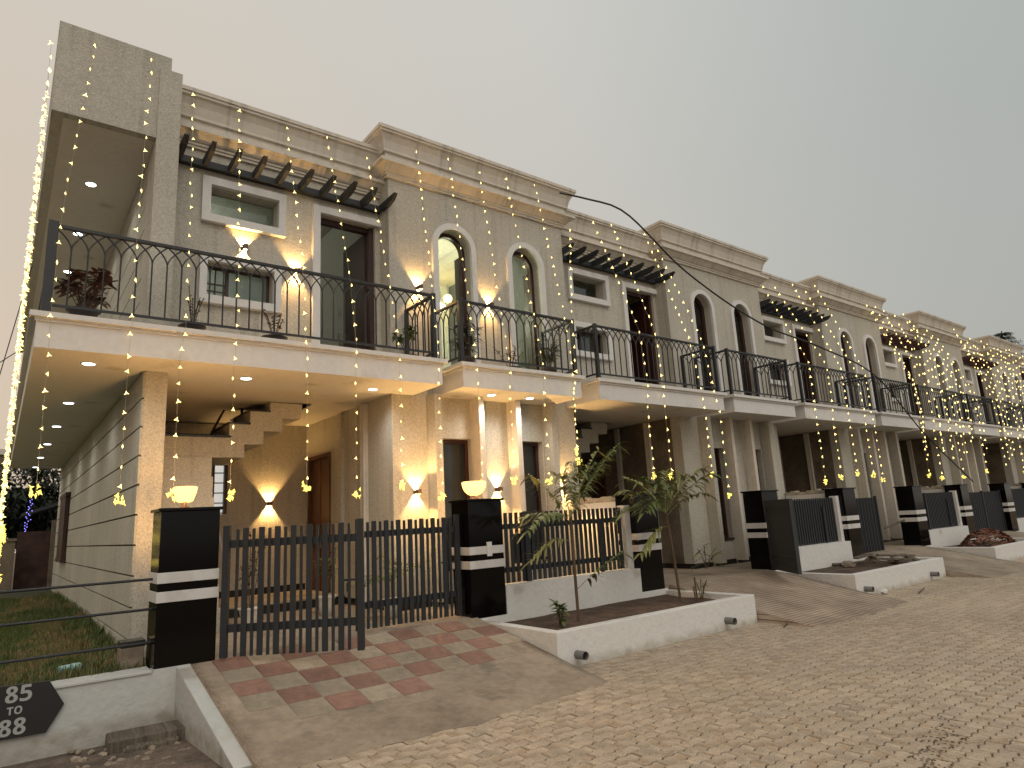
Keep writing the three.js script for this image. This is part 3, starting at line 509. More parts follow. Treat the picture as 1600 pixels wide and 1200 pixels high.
{ // grass blades
  const b = []; for (let i = 0; i < 7; i++) { const a = rr(0, 6.28), l = rr(0.03, 0.07), lean = rr(0.01, 0.04), w = 0.004, x = rr(-0.03, 0.03), z = rr(-0.03, 0.03), c = Math.cos(a), s = Math.sin(a); b.push([[x - s * w, 0, z + c * w], [x + s * w, 0, z - c * w], [x + c * lean + s * w * 0.3, l, z + s * lean - c * w * 0.3], [x + c * lean - s * w * 0.3, l, z + s * lean + c * w * 0.3]]); }
  const N = 14000, g = new THREE.InstancedMesh(ready(quads(b)), mat([1, 1, 1], { roughness: 0.8, side: THREE.DoubleSide }), N), m4 = new THREE.Matrix4(), q = new THREE.Quaternion(), e = new THREE.Euler();
  for (let i = 0; i < N; i++) {
    const z = -7.46 - 11 * Math.pow(rnd(), 1.5), x = rr(-1.6, 1.2), near = x > 0.9 || z > -7.9, s = rr(0.7, 1.3) * (near && rnd() < 0.3 ? 1.8 : 1);
    const y = 0.36 + 0.1 * sst(-8, -13, z) + 0.02;
    m4.compose(new THREE.Vector3(x, y, z), q.setFromEuler(e.set(rr(-0.2, 0.2), rr(0, 6.28), rr(-0.2, 0.2))), new THREE.Vector3(s, s, s)); g.setMatrixAt(i, m4);
    const dry = fbm((x / 4 + 5) % 1, (-z / 6) % 1, 6, 11) > 0.56 || (z > -7.9 && rnd() < 0.5); g.setColorAt(i, dry ? lin(0.16 * rr(0.7, 1.2), 0.13, 0.05) : lin(0.07 * rr(0.7, 1.3), 0.1 * rr(0.7, 1.2), 0.022));
  }
  g.name = 'grass'; g.userData.kind = 'stuff'; g.userData.label = 'short patchy lawn grass beside the long side wall'; g.userData.category = 'grass'; scene.add(shade(g));
}
{ const font = await new FontLoader().loadAsync('fonts/droid/droid_sans_bold.typeface.json');
  const o = thing('number_sign', 'black arrow-ended sign with house numbers on the low white wall', 'sign');
  part('board', prism([[-0.28, 0.505], [0.46, 0.478], [0.575, 0.277], [0.462, 0.075], [-0.28, 0.09]].reverse(), -7.16, -7.13), M.signBoard, o);
  const t = (s, size, x, y) => { const g = new TextGeometry(s, { font, size, depth: 0.006, curveSegments: 5, bevelEnabled: false }); g.computeBoundingBox(); const w = g.boundingBox.max.x - g.boundingBox.min.x; g.translate(x - w / 2, y, -7.131); part('lettering', g, M.lettering, o); };
  t('85', 0.125, 0.25, 0.355); t('TO', 0.06, 0.235, 0.262); t('88', 0.125, 0.225, 0.105); }
{ const o = thing('wooden_plank', 'weathered thick plank lying at the foot of the low white wall', 'plank', [1.2, -0.06, -6.93], -0.05); part('board', rbx(-0.32, 0.34, -0.06, 0.05, -0.13, 0.2, 0.015), M.oldWood, o); part('split_piece', rbx(-0.2, 0.2, -0.06, 0.0, 0.2, 0.3, 0.02), M.oldWood, o); }
{ const g = []; for (let i = 0; i < 60; i++) { const s = rr(0.012, 0.05); g.push(new THREE.DodecahedronGeometry(s, 0).scale(rr(0.7, 1.6), rr(0.4, 0.9), 1).rotateY(rr(0, 6)).translate(rr(0.6, 1.4), -0.1, rr(-7.1, -5.9))); } const m = part('rubble', g, M.concrete, scene); m.userData.kind = 'stuff'; tag(m, 'small rubble scattered before the low white wall', 'rubble'); }
{ const o = thing('drink_carton', 'crumpled pale green carton lying on the lawn', 'carton', [0.63, 0.46, -7.75], 0.5); part('carton_body', new THREE.CylinderGeometry(0.035, 0.045, 0.16, 7).rotateZ(1.5), M.trash, o); part('flap', bx(0.07, 0.12, -0.03, 0.03, -0.04, 0.02), M.trash, o); }
{ const o = thing('curb_block', 'small concrete block with black top beside the corner pillar', 'block', [1.12, 0, -7.62]); part('block_body', rbx(-0.1, 0.1, 0.3, 0.6, -0.1, 0.1, 0.01), M.concrete, o); part('block_top', rbx(-0.1, 0.11, 0.6, 0.66, -0.1, 0.1, 0.008), M.skirting, o); }

// ---------------------------------------------------------------- plants
function leafQuads(base, dir, len, w, droop, list, segs = 3) {         // one bent leaf blade
  const d = new THREE.Vector3(...dir).normalize(), up = new THREE.Vector3(0, 1, 0), side = new THREE.Vector3().crossVectors(d, up); if (side.lengthSq() < 1e-4) side.set(1, 0, 0); side.normalize();
  const at = (t) => [base[0] + d.x * len * t, base[1] + d.y * len * t - droop * len * t * t, base[2] + d.z * len * t], ws = (t) => w * Math.sin(Math.PI * Math.min(1, 0.12 + 0.88 * t)) * 0.5 + 0.0005;
  for (let i = 0; i < segs; i++) { const a = i / segs, b = (i + 1) / segs, p = at(a), q = at(b), u = ws(a), v = ws(b); list.push([[p[0] - side.x * u, p[1], p[2] - side.z * u], [p[0] + side.x * u, p[1], p[2] + side.z * u], [q[0] + side.x * v, q[1], q[2] + side.z * v], [q[0] - side.x * v, q[1], q[2] - side.z * v]]); }
}
function frond(base, az, len, rise, droop, n, leaf, w) {               // a feather leaf: rib and leaflets
  const L = [], c = Math.cos(az), s = Math.sin(az), at = (t) => [base[0] + c * len * t, base[1] + rise * len * t - droop * len * t * t, base[2] + s * len * t], rib = [];
  for (let i = 0; i < 6; i++) rib.push(bar(at(i / 6), at((i + 1) / 6), 0.004 * (1 - i / 8)));
  for (let i = 0; i < n; i++) { const t = 0.22 + 0.78 * (i + rnd() * 0.5) / n, p = at(t), l = leaf * (0.55 + 0.6 * Math.sin(Math.PI * t * 0.85)) * rr(0.8, 1.2); for (const sd of [-1, 1]) leafQuads(p, [c * 1.05 - s * sd, rise * 0.55 + rr(-0.3, 0.4), s * 1.05 + c * sd], l, w * rr(0.7, 1.3), rr(0.3, 0.8), L); }
  leafQuads(at(0.95), [c, -0.3, s], leaf, w, 0.3, L);
  return [quads(L), ...rib];
}
function palm(label, x, z, h, lean, spec, matL = M.leaf) {
  const o = thing('palm', label, 'palm', [x, 0.27, z]);
  part('trunk', tube([[0, -0.1, 0], [lean * 0.35, h * 0.4, 0], [lean, h, 0]], 0.02, 12, 7), M.stem, o);
  for (const [y, az, len, rise, droop, n] of spec) part('frond', frond([lean * y / h, y, 0], az, len, rise, droop, Math.round(n * 1.45), 0.25, 0.042), rnd() < 0.4 ? M.leafPale : matL, o);
  return o;
}
// fishtail palms in the planter
palm('taller planter palm, its fronds crossing the lit slatted fence', 5.93, -6.5, 1.3, -0.02, [[1.3, -0.35, 0.95, 1.15, 0.35, 13], [1.25, 2.9, 0.95, 0.65, 0.75, 13], [1.3, -1.6, 0.8, 1.2, 0.4, 12], [1.2, 3.6, 0.6, 0.9, 0.7, 9], [1.3, 0.1, 0.95, 1.35, 0.3, 13], [0.4, 0.1, 0.85, 0.65, 0.15, 9], [1.3, 2.0, 0.6, 1.3, 0.3, 10], [1.0, 3.2, 0.65, 0.5, 0.8, 9], [1.3, -0.9, 0.7, 1.0, 0.4, 10], [1.3, -0.15, 0.75, 1.7, 0.45, 12], [1.3, 1.0, 0.6, 1.9, 0.5, 11], [1.3, -0.7, 0.85, 1.45, 0.5, 12], [1.3, 2.5, 0.6, 1.5, 0.6, 10]]);
palm('shorter planter palm before the pillar of the second house', 7.95, -6.5, 1.3, -0.14, [[1.3, 2.9, 0.7, 0.9, 0.9, 12], [1.25, 0.2, 0.85, 0.85, 0.5, 12], [1.3, -1.2, 0.8, 1.0, 0.6, 12], [1.3, 3.7, 0.75, 0.8, 0.9, 12], [1.3, 0.8, 0.75, 1.2, 0.5, 11], [1.3, 2.6, 0.6, 1.3, 0.6, 11], [1.1, 3.2, 0.6, 0.2, 0.8, 9], [1.3, -0.3, 0.75, 1.2, 0.4, 11], [1.3, -2.2, 0.6, 1.1, 0.5, 10], [1.3, 0.4, 0.7, 1.5, 0.6, 11], [1.3, -0.6, 0.65, 1.6, 0.6, 11], [1.3, 1.8, 0.55, 1.6, 0.7, 10], [1.3, 3.0, 0.6, 1.7, 0.9, 11], [1.3, -1.7, 0.7, 1.5, 0.7, 11]]);
function shrub(label, name, pos, stems, matL, opt = {}) {              // stems with leaves round their tips
  const o = thing(name, label, 'shrub', pos); const L = [], S = [];
  for (const [dx, dz, h] of stems) { const tip = [dx, h, dz]; S.push(tube([[dx * 0.1, -0.05, dz * 0.1], [dx * 0.4, h * 0.5, dz * 0.4], tip], opt.sr || 0.006, 6, 5));
    for (let i = 0; i < (opt.n || 10); i++) { const t = opt.spread ? rr(0.3, 1) : rr(0.8, 1.0), a = rr(0, 6.28); leafQuads([dx * t, h * t, dz * t], [Math.cos(a), rr(-0.1, 0.7), Math.sin(a)], (opt.len || 0.09) * rr(0.7, 1.2), opt.w || 0.035, rr(0.1, 0.5), L, 3); } }
  part('stems', S, M.stem, o); part('leaves', quads(L), matL, o); return o;
}
shrub('small bushy green seedling in the planter soil', 'shrub', [5.55, 0.27, -6.42], [[0, 0, 0.26], [-0.05, 0.04, 0.2], [0.08, -0.02, 0.24], [0.02, 0, 0.12], [-0.02, -0.02, 0.3]], M.leaf, { n: 14, len: 0.12, w: 0.05 });
shrub('sparse twiggy shrub at the right end of the planter', 'shrub', [8.3, 0.27, -6.4], [[0.02, 0, 0.32], [0.1, 0.05, 0.3], [-0.08, 0, 0.28], [0.16, -0.05, 0.22]], M.leaf, { n: 8, len: 0.07, spread: true });
{ const o = thing('cut_stump', 'pair of bare cut stems standing in the planter', 'stump', [8.15, 0.27, -6.35]); part('stem', tube([[0, -0.05, 0], [-0.02, 0.15, 0], [-0.03, 0.36, 0]], 0.013, 6, 6), M.stem, o); part('stem', tube([[-0.07, -0.05, 0.02], [-0.09, 0.14, 0.02], [-0.1, 0.24, 0.02]], 0.012, 6, 6), M.stem, o); }
shrub('pale strap-leaved plant before the tall window of the second house', 'shrub', [10.15, 0.6, -7.65], [[0, 0, 0.35], [0.2, 0.1, 0.3], [-0.2, 0, 0.3], [0.35, 0, 0.2], [-0.05, 0, 0.1]], M.leafPale, { n: 6, len: 0.32, w: 0.05, spread: true });
function potPlant(label, pos, r, h, stems, matL, opt = {}) {
  const o = thing('potted_plant', label, 'potted plant', pos, 0, opt.group);
  part('pot', new THREE.LatheGeometry([[0, 0], [r * 0.62, 0], [r * 0.75, h * 0.45], [r * 0.95, h * 0.88], [r * 1.08, h * 0.92], [r * 1.08, h], [r * 0.92, h], [r * 0.88, h * 0.86], [0, h * 0.84]].map((q) => new THREE.Vector2(...q)), 18), opt.pot || M.pot, o);
  const L = [], S = [];
  for (const [dx, dz, H] of stems) { S.push(tube([[dx * 0.1, h * 0.8, dz * 0.1], [dx * 0.5, h + H * 0.5, dz * 0.5], [dx, h + H, dz]], opt.sr || 0.005, 6, 5));
    for (let i = 0; i < (opt.n || 9); i++) { const t = rr(opt.t0 === undefined ? 0.4 : opt.t0, 1), a = rr(0, 6.28); leafQuads([dx * t, h + H * t, dz * t], [Math.cos(a), rr(opt.lo === undefined ? -0.2 : opt.lo, 0.8), Math.sin(a)], (opt.len || 0.07) * rr(0.7, 1.25), opt.w || 0.03, rr(0.1, 0.6), L, 3); } }
  part('stems', S, M.stem, o); part('leaves', quads(L), matL, o); return o;
}
const ring = (n, r, h0_, h1_) => Array.from({ length: n }, (_, i) => [Math.cos(i * 2.4) * r * rr(0.4, 1), Math.sin(i * 2.4) * r * rr(0.4, 1), rr(h0_, h1_)]);
const bal = { group: 'potted plants on the balconies' };
potPlant('rust red foliage plant in a wide black pot at the balcony corner', [0.56, 3.88, -8.15], 0.15, 0.17, ring(12, 0.34, 0.2, 0.5), M.leafRed, { n: 16, len: 0.13, w: 0.05, t0: 0.6, ...bal });
potPlant('thin dotted-leaf twigs in a shallow black bowl below the long window', [1.62, 3.88, -8.05], 0.14, 0.11, ring(6, 0.12, 0.3, 0.5), M.leafDark, { n: 14, len: 0.035, w: 0.02, t0: 0.1, ...bal });
potPlant('sparse brown-leaved twigs in a black bowl left of the balcony door', [2.58, 3.88, -8.1], 0.15, 0.11, ring(6, 0.17, 0.22, 0.4), M.leafRed, { n: 10, len: 0.05, ...bal });
potPlant('nearly bare black bowl before the balcony door', [3.5, 3.88, -8.2], 0.14, 0.1, ring(4, 0.14, 0.1, 0.22), M.leafDark, { n: 5, len: 0.06, ...bal });
potPlant('round-topped green plant in a bowl at the railing end', [4.55, 3.88, -8.25], 0.14, 0.12, [[0.05, 0, 0.48], [0.08, 0.05, 0.42], [0.0, -0.05, 0.45], [-0.2, 0, 0.32], [-0.16, 0.08, 0.25], [0.1, -0.1, 0.4]], M.leaf, { n: 26, len: 0.09, w: 0.035, t0: 0.75, lo: -0.8, ...bal });
potPlant('long-leaved dark plant behind the left post of the arched balcony', [5.5, 3.88, -8.15], 0.13, 0.14, ring(9, 0.25, 0.25, 0.62), M.leafDark, { n: 18, len: 0.17, w: 0.03, ...bal });
potPlant('low drooping sparse plant between the two arched doors', [6.4, 3.88, -8.2], 0.15, 0.11, ring(7, 0.3, 0.1, 0.36), M.leafDark, { n: 9, len: 0.1, w: 0.02, ...bal });
potPlant('spiky upright palm-like plant at the right end of the arched balcony', [7.16, 3.88, -8.15], 0.13, 0.14, ring(11, 0.22, 0.3, 0.5), M.leaf, { n: 16, len: 0.2, w: 0.025, lo: 0.1, ...bal });
const yard = { group: 'potted plants behind the gate', pot: M.whitePot };
potPlant('dark tall leafy plant in a white pot behind the ajar gate leaf', [2.62, 0.43, -9.0], 0.13, 0.26, ring(7, 0.2, 0.5, 0.95), M.leafDark, { n: 18, len: 0.1, ...yard });
potPlant('leafy plant in a white pot before the wooden door', [3.75, 0.43, -9.3], 0.13, 0.26, ring(7, 0.22, 0.4, 0.9), M.leaf, { n: 18, len: 0.11, ...yard });
{ const o = potPlant('arching palm in a white pot behind the closed gate leaf', [4.2, 0.43, -8.2], 0.13, 0.24, [[0, 0, 0.3]], M.leaf, { n: 3, ...yard }); for (let i = 0; i < 11; i++) part('frond', frond([0, 0.45, 0], i * 2.4, rr(0.4, 0.58), rr(0.6, 1.3), rr(0.5, 1.0), 12, 0.14, 0.022), M.leaf, o); }

// ---------------------------------------------------------------- lamps on the houses
function sconce(label, pos, face, power = 5) {                         // a small box that throws light up and down the wall; face is the wall's normal
  const o = thing('wall_lamp', label, 'wall lamp', pos, Math.atan2(face[0], face[2]), 'up and down wall lamps');
  part('casing', [bx(-0.03, -0.0255, -0.034, 0.034, 0.0, 0.13), bx(0.0255, 0.03, -0.034, 0.034, 0.0, 0.13), bx(-0.03, 0.03, -0.034, 0.034, 0.13, 0.135)], M.bronze, o);   // open above and below
  part('glowing_bulb', new THREE.SphereGeometry(0.012, 10, 8).translate(0, 0, 0.075), M.sconceGlow, o);
  const l = new THREE.PointLight(lin(1, 0.57, 0.19), power * 1.3); l.position.set(0, 0, 0.075); l.castShadow = true; l.shadow.radius = 0.25; o.add(l);
}
sconce('wall lamp under the long upper window of the corner house', [2.42, 5.47, -9.0], [0, 0, 1], 2.6);
sconce('wall lamp beside the white-framed balcony door', [3.14, 5.26, -9.0], [0, 0, 1], 2.6);
sconce('wall lamp left of the first arched door', [4.98, 5.24, -8.68], [0, 0, 1], 2.6);
sconce('wall lamp between the two arched doors', [6.35, 5.17, -8.68], [0, 0, 1], 2.6);
sconce('wall lamp on the carport rear wall left of the wooden door', [3.81, 2.1, -12.1], [0, 0, 1], 3.6);
sconce('wall lamp on the ground floor corner left of the lamp pillar', [4.86, 2.07, -8.68], [0, 0, 1], 3.6);
sconce('wall lamp between the two ground floor windows', [6.34, 2.08, -8.68], [0, 0, 1], 3.6);
sconce('wall lamp glowing behind the tall planter palm', [7.75, 2.08, -8.68], [0, 0, 1], 5.5);
function downlight(label, x, y, z, group, power = 3) {
  const o = thing('ceiling_light', label, 'ceiling light', [x, y, z], 0, group);
  part('trim_ring', new THREE.TorusGeometry(0.068, 0.009, 6, 20).rotateX(Math.PI / 2), M.white, o);
  part('glowing_disc', cyl(0, -0.008, 0, 0.06, 0.06, 0.008, 20), M.downGlow, o);
  const l = new THREE.SpotLight(lin(1, 0.98, 0.9), power, 0, 1.3, 0.8, 2); l.position.set(0, -0.03, 0); l.target.position.set(0, -3, 0); l.castShadow = true; l.shadow.radius = 2; o.add(l, l.target);
}
downlight('ceiling light over the stair landing under the wide balcony', 2.35, 3.52, -8.45);
downlight('ceiling light at the right end under the wide balcony', 4.1, 3.52, -8.48);
downlight('left ceiling light under the arched balcony', 5.98, 3.52, -8.2);
downlight('right ceiling light under the arched balcony', 6.75, 3.52, -8.2);
[-8.36, -10.9, -13.2, -15.64, -18.1, -20.4].forEach((z, i) => downlight(`${NTH[i]} ceiling light from the front under the side balcony`, 0.66, 3.52, z, 'ceiling lights along the side wall', 1.5));
[-10.2, -12.1, -14, -16.2, -18.4].forEach((z, i) => downlight(`${NTH[i]} ceiling light from the front under the side roof`, 0.67, 6.52, z, 'ceiling lights above the side balcony', 1.5));
function roomLamp(label, x, y, z, c, power) {
  const o = thing('room_lamp', label, 'room lamp', [x, y, z]);
  part('lamp_shade', new THREE.SphereGeometry(0.1, 16, 10), mat([1, 1, 1], { emissive: lin(...c), emissiveIntensity: 5 }), o); part('lamp_stem', cyl(0, 0.09, 0, 0.012, 0.012, 0.25), M.steel, o);
  const l = new THREE.PointLight(lin(...c), power); l.castShadow = true; l.shadow.radius = 4; o.add(l);
}
roomLamp('bright white lamp seen through the first arched door', 6.6, 5.75, -10.6, [1, 0.95, 0.66], 13);
roomLamp('warm ceiling lamp deep in the arched-door room', 7.6, 6.5, -11.9, [1, 0.7, 0.2], 2);
roomLamp('dim lamp inside the room of the white-framed balcony door', 2.1, 6.5, -11.6, [0.95, 1, 0.8], 1.3);

// ---------------------------------------------------------------- strings of fairy lights
const star = (() => { const l = []; for (let i = 0; i < 3; i++) { const a = i * 2.094 + 1.57; l.push(new THREE.ConeGeometry(0.0085, 0.03, 4).translate(0, 0.013, 0).rotateZ(a - 1.57)); } l.push(new THREE.OctahedronGeometry(0.0095)); return geo(l); })();
function fairy(label, pts, group, opt = {}) {
  const o = thing('string_light', label, 'string light', pts[0], 0, group);
  const V = pts.map((p) => new THREE.Vector3(p[0] - pts[0][0], p[1] - pts[0][1], p[2] - pts[0][2]));
  const wire = [], bulbs = [], step = opt.step || 0.2; let left = rr(0.02, 0.12);
  for (let i = 0; i < V.length - 1; i++) {
    wire.push(bar(V[i].toArray(), V[i + 1].toArray(), 0.0017, 3)); const L = V[i].distanceTo(V[i + 1]); let d = left;
    for (; d < L; d += step * rr(0.8, 1.2)) { const p = V[i].clone().lerp(V[i + 1], d / L); bulbs.push(star.clone().scale(...Array(3).fill((opt.s || 1) * rr(0.95, 1.4))).rotateZ(rr(-0.6, 0.6)).rotateY(rr(-0.7, 1.6)).translate(p.x + rr(-0.012, 0.012), p.y, p.z + 0.012)); } left = d - L;
  }
  part('wire', wire, M.wire, o); const b = part('bulb_set', bulbs, M.bulb, o); b.userData.kind = 'stuff';
  if (opt.flower !== 0) {                                              // the cluster hanging at the end
    const e = V[V.length - 1], f = [], n = opt.flower || 10;
    for (let i = 0; i < n; i++) f.push(star.clone().scale(1.25, 1.25, 1.25).rotateZ(rr(0, 6)).rotateY(rr(0, 6)).translate(e.x + rr(-0.045, 0.045), e.y + rr(-0.06, 0.05), e.z + rr(-0.045, 0.045)));
    part('light_cluster', f, M.flower, o);
  }
}
const hang = (t, k = 0) => [[t[0], t[1], -8.41], [t[2], 4.9, -7.79], [t[3], 3.86, -7.725], [t[4], 3.52, -7.76], [t[4], t[5], -7.76]];
const A = [[0.48, 7.52, 0.28, 0.26, 0.27, 2.1], [1.09, 7.6, 0.97, 0.97, 0.96, 2.01], [1.58, 7.3, 1.5, 1.49, 1.45, 2.05], [2.16, 7.24, 2.04, 2.04, 2.02, 2.04], [2.79, 7.2, 2.82, 2.84, 2.88, 2.11], [3.37, 7.28, 3.45, 3.52, 3.51, 2.02], [4.0, 7.12, 4.02, 4.13, 4.15, 2.12], [4.87, 7.53, 4.71, 4.75, 4.75, 1.98], [5.47, 7.55, 5.33, 5.38, 5.43, 2.1], [6.09, 7.54, 5.91, 6.0, 6.0, 2.16], [6.67, 7.52, 6.57, 6.68, 6.67, 2.15], [7.32, 7.62, 7.26, 7.3, 7.31, 2.45]];
A.forEach((t, i) => fairy(`fairy light string on the corner house front, ${NTH[i]} from its left edge`, hang(t), 'fairy light strings on the corner house', { s: 0.88 }));
[[8.14, 6.94, 7.43, 7.36, 7.31, 2.61], [8.76, 7.22, 9.1, 9.13, 9.1, 2.22], [9.27, 7.34, 9.55, 9.55, 9.58, 2.22], [10.26, 7.33, 10.56, 10.67, 10.77, 2.22], [10.54, 7.22, 10.98, 11.08, 11.24, 1.81]].forEach((t, i) => fairy(`fairy light string slanting down the second house, ${NTH[i]} from its left`, hang(t), 'fairy light strings on the second house', { s: 1.1 }));
[[14.54, 6.94, 15.07, 14.93, 14.99, 2.06], [15.13, 6.99, 15.91, 15.77, 15.76, 2.16], [15.95, 7.28, 16.62, 16.49, 16.58, 2.23], [16.64, 7.14, 17.39, 17.39, 17.41, 2.2], [17.18, 7.41, 17.92, 17.75, 17.9, 2.1]].forEach((t, i) => fairy(`fairy light string over the third house, ${NTH[i]} from its left`, hang(t), 'fairy light strings on the third house', { s: 1.15 }));
for (const [k, x0, n] of [[3, 20.1, 15], [4, 26.9, 17], [5, 33.6, 15]]) for (let i = 0; i < n; i++) {
  const x = x0 + i * 0.36 + rr(-0.1, 0.1), dx = rr(0, 0.7), e = rr(1.95, 3.4);
  fairy(`fairy light string in the dense curtain on the ${HOUSE[k]}, ${NTH[i]} from the left`, [[x, rr(6.9, 7.5), -8.41], [x + dx, 4.9, -7.79], [x + dx + 0.05, 3.86, -7.725], [x + dx, 3.52, -7.76], [x + dx, e, -7.76]], `fairy light curtain on the ${HOUSE[k]}`, { s: 1.35, step: 0.27, flower: e < 2.4 ? 12 : 0 });
}
for (let i = 0; i < 20; i++) { const z = -8.9 - i * 0.6, x = 0.085 + rr(-0.03, 0.0);
  fairy(`fairy light string ${NTH[i]} from the front along the side roof edge`, [[x, 7.66, z], [x - 0.01, 5.5, z + rr(-0.1, 0.1)], [x - 0.02, 3.6, z], [x - 0.03, rr(1.15, 1.9), z]], 'fairy light strings along the side roof edge', { step: 0.16, flower: 26, s: 1.15 }); }

// ---------------------------------------------------------------- cables, debris, far things
tag(part('power_cable', tube([[7.9, 7.55, -8.35], [8.2, 7.3, -7.9], [8.69, 7.1, -7.6], [10.2, 6.15, -7.45], [12.55, 5.4, -7.4], [15.0, 5.15, -7.4], [17.6, 4.7, -7.4], [20.0, 3.3, -7.4], [22.6, 1.95, -7.3]], 0.018, 80, 6), M.cable, scene), 'thick black cable sagging across the fronts from the roof edge', 'cable');
tag(part('overhead_wire', bar([0.16, 6.7, -14], [-0.6, 1.5, -14], 0.008, 5), M.cable, scene), 'thin steep wire against the sky left of the side lights', 'wire');
tag(part('overhead_wire', bar([0.02, 4.9, -14], [-1.5, 3.4, -14], 0.008, 5), M.cable, scene).translateX(0), 'thin wire slanting away left, crossing the steep one', 'wire').name = 'overhead_wire_001';
{ const o = thing('broken_planks', 'broken planks and rubble lying in the second planter', 'planks', [7.9 + P, 0.32, -6.5]); for (let i = 0; i < 7; i++) { const b = part('plank', rbx(-0.4, 0.4, -0.02, 0.02, -0.05, 0.05, 0.005), M.oldWood, o); b.position.set(rr(-0.7, 0.5), 0.02 + i * 0.025, rr(-0.5, 0.3)); b.rotation.set(rr(-0.1, 0.1), rr(-0.7, 0.7), rr(-0.15, 0.15)); } for (let i = 0; i < 6; i++) { const b = part('lump', new THREE.DodecahedronGeometry(rr(0.06, 0.12), 0).scale(1.3, 0.7, 1), M.concrete, o); b.position.set(rr(-1.2, 0.5), 0.03, rr(-0.5, 0.2)); b.rotation.y = rr(0, 6); } }
{ const g = []; for (let i = 0; i < 500; i++) { const a = rr(0, 6.28), r = Math.sqrt(rnd()), h = 0.42 * (1 - r * r); g.push(new THREE.TetrahedronGeometry(rr(0.03, 0.08)).scale(1.4, 0.35, 1).rotateX(rr(-0.6, 0.6)).rotateY(a).translate(20.2 + Math.cos(a) * r * 1.15, 0.28 + h, -6.45 + Math.sin(a) * r * 0.55)); } const m = part('leaf_heap', g, M.dirtRed || M.leafRed, scene); m.userData.kind = 'stuff'; tag(m, 'heap of brown dry leaves piled in the third planter', 'leaf heap'); }
{ const o = thing('fallen_stone', 'small white stone on the road before the second planter', 'stone', [12.15, 0.05, -5.55]); part('stone_body', new THREE.DodecahedronGeometry(0.06, 0).scale(1.3, 0.8, 1), M.white, o); }
{ const o = thing('stick', 'short pale stick lying on the road near the second planter', 'stick', [12.75, 0.012, -5.2], 0.25); part('stick_body', bar([-0.35, 0, 0], [0.35, 0.01, 0], 0.012, 6), M.oldWood, o); }
{ const o = thing('stick', 'thin dark twig on the road at the planter end', 'stick', [8.55, 0.01, -5.25], 0.35); part('stick_body', bar([-0.16, 0, 0], [0.16, 0.01, 0], 0.009, 6), M.stem, o); }
{ const o = thing('rail_bar', 'dark bar leaning beside the wide pillar of the third house', 'bar'); part('bar_body', bar([17.2, 0.9, -7.6], [18.1, 1.05, -7.5], 0.025), M.oldWood, o); }
{ // a tyre print of dried mud: small pressed lumps in rows
  const g = []; for (let i = 0; i < 46; i++) for (let j = 0; j < 8; j++) { if (rnd() < 0.22 + 0.012 * i) continue; const t = i / 46, x = 4.35 + 1.35 * t, z = -1.97 - 0.24 * t + (j - 3.5) * 0.034 + rr(-0.006, 0.006), w = rr(0.008, 0.016); g.push(new THREE.SphereGeometry(1, 6, 3, 0, 6.283, 0, 1.571).scale(w, rr(0.002, 0.005), w * 0.8).rotateY(0.6 * (j % 2 ? 1 : -1)).translate(x + rr(-0.004, 0.004), -0.001, z)); }
  const m = part('mud_print', g, M.mud, scene); m.userData.kind = 'stuff'; tag(m, 'dried brown mud tyre print on the paving', 'mud'); }
// trees
function crown(o, name, c, rad, n, size, m, drop = 0) {
  const L = []; const clumps = Array.from({ length: 26 }, () => { const a = rr(0, 6.28), u = rr(-1, 1), q = Math.sqrt(1 - u * u), r = Math.pow(rnd(), 0.4); return [c[0] + Math.cos(a) * q * rad[0] * r, c[1] + u * rad[1] * r, c[2] + Math.sin(a) * q * rad[2] * r, rr(0.2, 0.42)]; });
  for (let i = 0; i < n; i++) { const k = clumps[i % clumps.length], a = rr(0, 6.28), u = rr(-1, 1), q = Math.sqrt(1 - u * u), r = k[3] * rad[0] * Math.pow(rnd(), 0.4); leafQuads([k[0] + Math.cos(a) * q * r, k[1] + u * r * 0.8, k[2] + Math.sin(a) * q * r], [rr(-1, 1), rr(-1, 0.6), rr(-1, 1)], size * rr(0.6, 1.3), size * 0.55, 0.3, L, 2); }
  part(name, quads(L), m, o);
}
function tree(label, x, z, h, r, n, size) { const o = thing('tree', label, 'tree', [x, 0, z]); part('trunk', [tube([[0, -0.3, 0], [0.1, h * 0.3, 0], [-0.05, h * 0.6, 0.1]], 0.16, 10, 7), tube([[0.05, h * 0.35, 0], [r * 0.4, h * 0.55, 0.2], [r * 0.6, h * 0.7, 0]], 0.07, 8, 5), tube([[0.05, h * 0.4, 0], [-r * 0.4, h * 0.6, 0], [-r * 0.6, h * 0.75, 0.2]], 0.06, 8, 5)], M.stem, o); crown(o, 'crown', [0, h * 0.62, 0], [r, h * 0.36, r], n, size, M.leafDark); return o; }
tree('dark leafy tree in the gap behind the lawn, nearer the lights', -0.6, -30, 5.2, 2.1, 9000, 0.2);
tree('dark leafy tree in the gap behind the lawn, nearer the side wall', 1.3, -33, 5.2, 2.1, 9000, 0.2);
tree('broad dark tree beyond the lawn at the picture edge', -3.6, -28, 5.0, 2.0, 4200, 0.14);
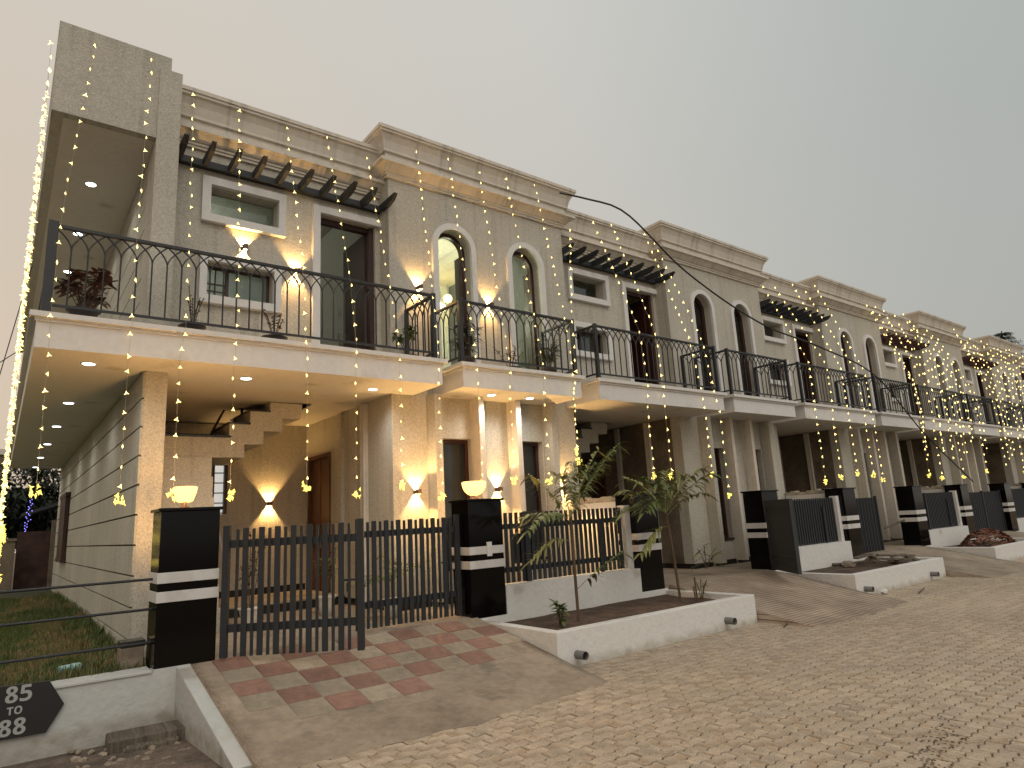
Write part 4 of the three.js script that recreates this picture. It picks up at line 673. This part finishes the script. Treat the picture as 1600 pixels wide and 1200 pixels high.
function deodar(label, x, z, h) {
  const o = thing('conifer_tree', label, 'conifer', [x, 0, z]); part('trunk', cyl(0, -0.3, 0, 0.35, 0.04, h, 8), M.stem, o);
  const L = []; for (let t = 0; t < 26; t++) { const y = h * (0.35 + 0.64 * t / 26), R = (1 - t / 27) * h * 0.36 + 0.3; for (let b = 0; b < 9; b++) { const a = b * 0.7 + t * 1.1 + rr(-0.2, 0.2), l = R * rr(0.7, 1.1), c = Math.cos(a), s = Math.sin(a); for (let q = 1; q <= 14; q++) { const f = q / 14, px = c * l * f, pz = s * l * f, py = y + 0.12 * l * f - 0.3 * l * f * f; for (let w = 0; w < 4; w++) leafQuads([px, py, pz], [c + rr(-1, 1), rr(-0.55, 0.25), s + rr(-1, 1)], rr(0.3, 0.65) * (1.1 - f * 0.5), 0.09, 0.3, L, 1); } } }
  part('needles', quads(L), M.conifer, o);
}
deodar('dark conifer top showing above the far end of the roofs', 60, -15.6, 14.0);
deodar('dark conifer at the right picture edge behind the last roofs', 64, -12.6, 13.6);
// behind the lawn: boundary wall, gate, sheds and a neighbour's house
{ const o = thing('boundary_wall', 'old low wall closing the far end of the lawn', 'wall'); part('wall_face', bx(-9, 0.45, 0.2, 1.75, -23.2, -23), M.farWall, o); part('wall_cap', bx(-9, 0.47, 1.75, 1.82, -23.25, -22.95), M.farWall, o); }
{ const o = thing('brick_wall', 'dark reddish wall at the end of the passage by the side wall', 'wall'); part('wall_face', bx(0.5, 1.9, 0.2, 2.0, -24.2, -24), M.brickFar, o); part('gate_post', bx(1.28, 1.42, 0.2, 2.3, -23.95, -23.8), M.farWall, o); }
{ const o = thing('shed', 'low shed with slanting sheet roof beyond the side wall', 'shed'); part('wall', bx(1.6, 5, 0.2, 2.7, -29, -26), M.farWall, o); part('roof', prism([[0.6, 2.5], [5, 4.0], [5, 4.1], [0.6, 2.6]], -29.3, -25.7), M.sheet, o); }
{ const o = thing('house', 'grey flat-roofed building behind the trees at far left', 'house'); part('wall', bx(-7, 0.3, 0, 6.6, -52, -46), M.farWall, o); part('roof', bx(-7.2, 0.5, 6.6, 6.9, -52.2, -45.8), M.trim, o); for (const x of [-5, -3, -1]) { const w = part('window', bx(x, x + 1, 3.6, 5, -46, -45.95), M.darkGlass, o); part('sill', bx(x - 0.1, x + 1.1, 3.5, 3.6, -46, -45.85), M.trim, w); } }
{ const o = thing('string_light', 'hanging strand of violet blue lights in the dark trees', 'string light', [0.78, 2.95, -24.6]); part('wire', bar([0, 0, 0], [-0.1, -1.1, 0], 0.004, 4), M.cable, o); const g = []; for (let i = 0; i < 26; i++) g.push(new THREE.OctahedronGeometry(0.016).translate(-0.1 * i / 26 + rr(-0.07, 0.07), -1.1 * i / 26, rr(-0.05, 0.05))); part('bulb_set', g, M.blueLed, o).userData.kind = 'stuff'; }

// ---------------------------------------------------------------- render
const renderer = new THREE.WebGLRenderer({ antialias: true });
renderer.setSize(1024, 768);
renderer.toneMapping = THREE.LinearToneMapping;
renderer.toneMappingExposure = EXPOSURE;
renderer.shadowMap.enabled = true;
renderer.render(scene, camera);
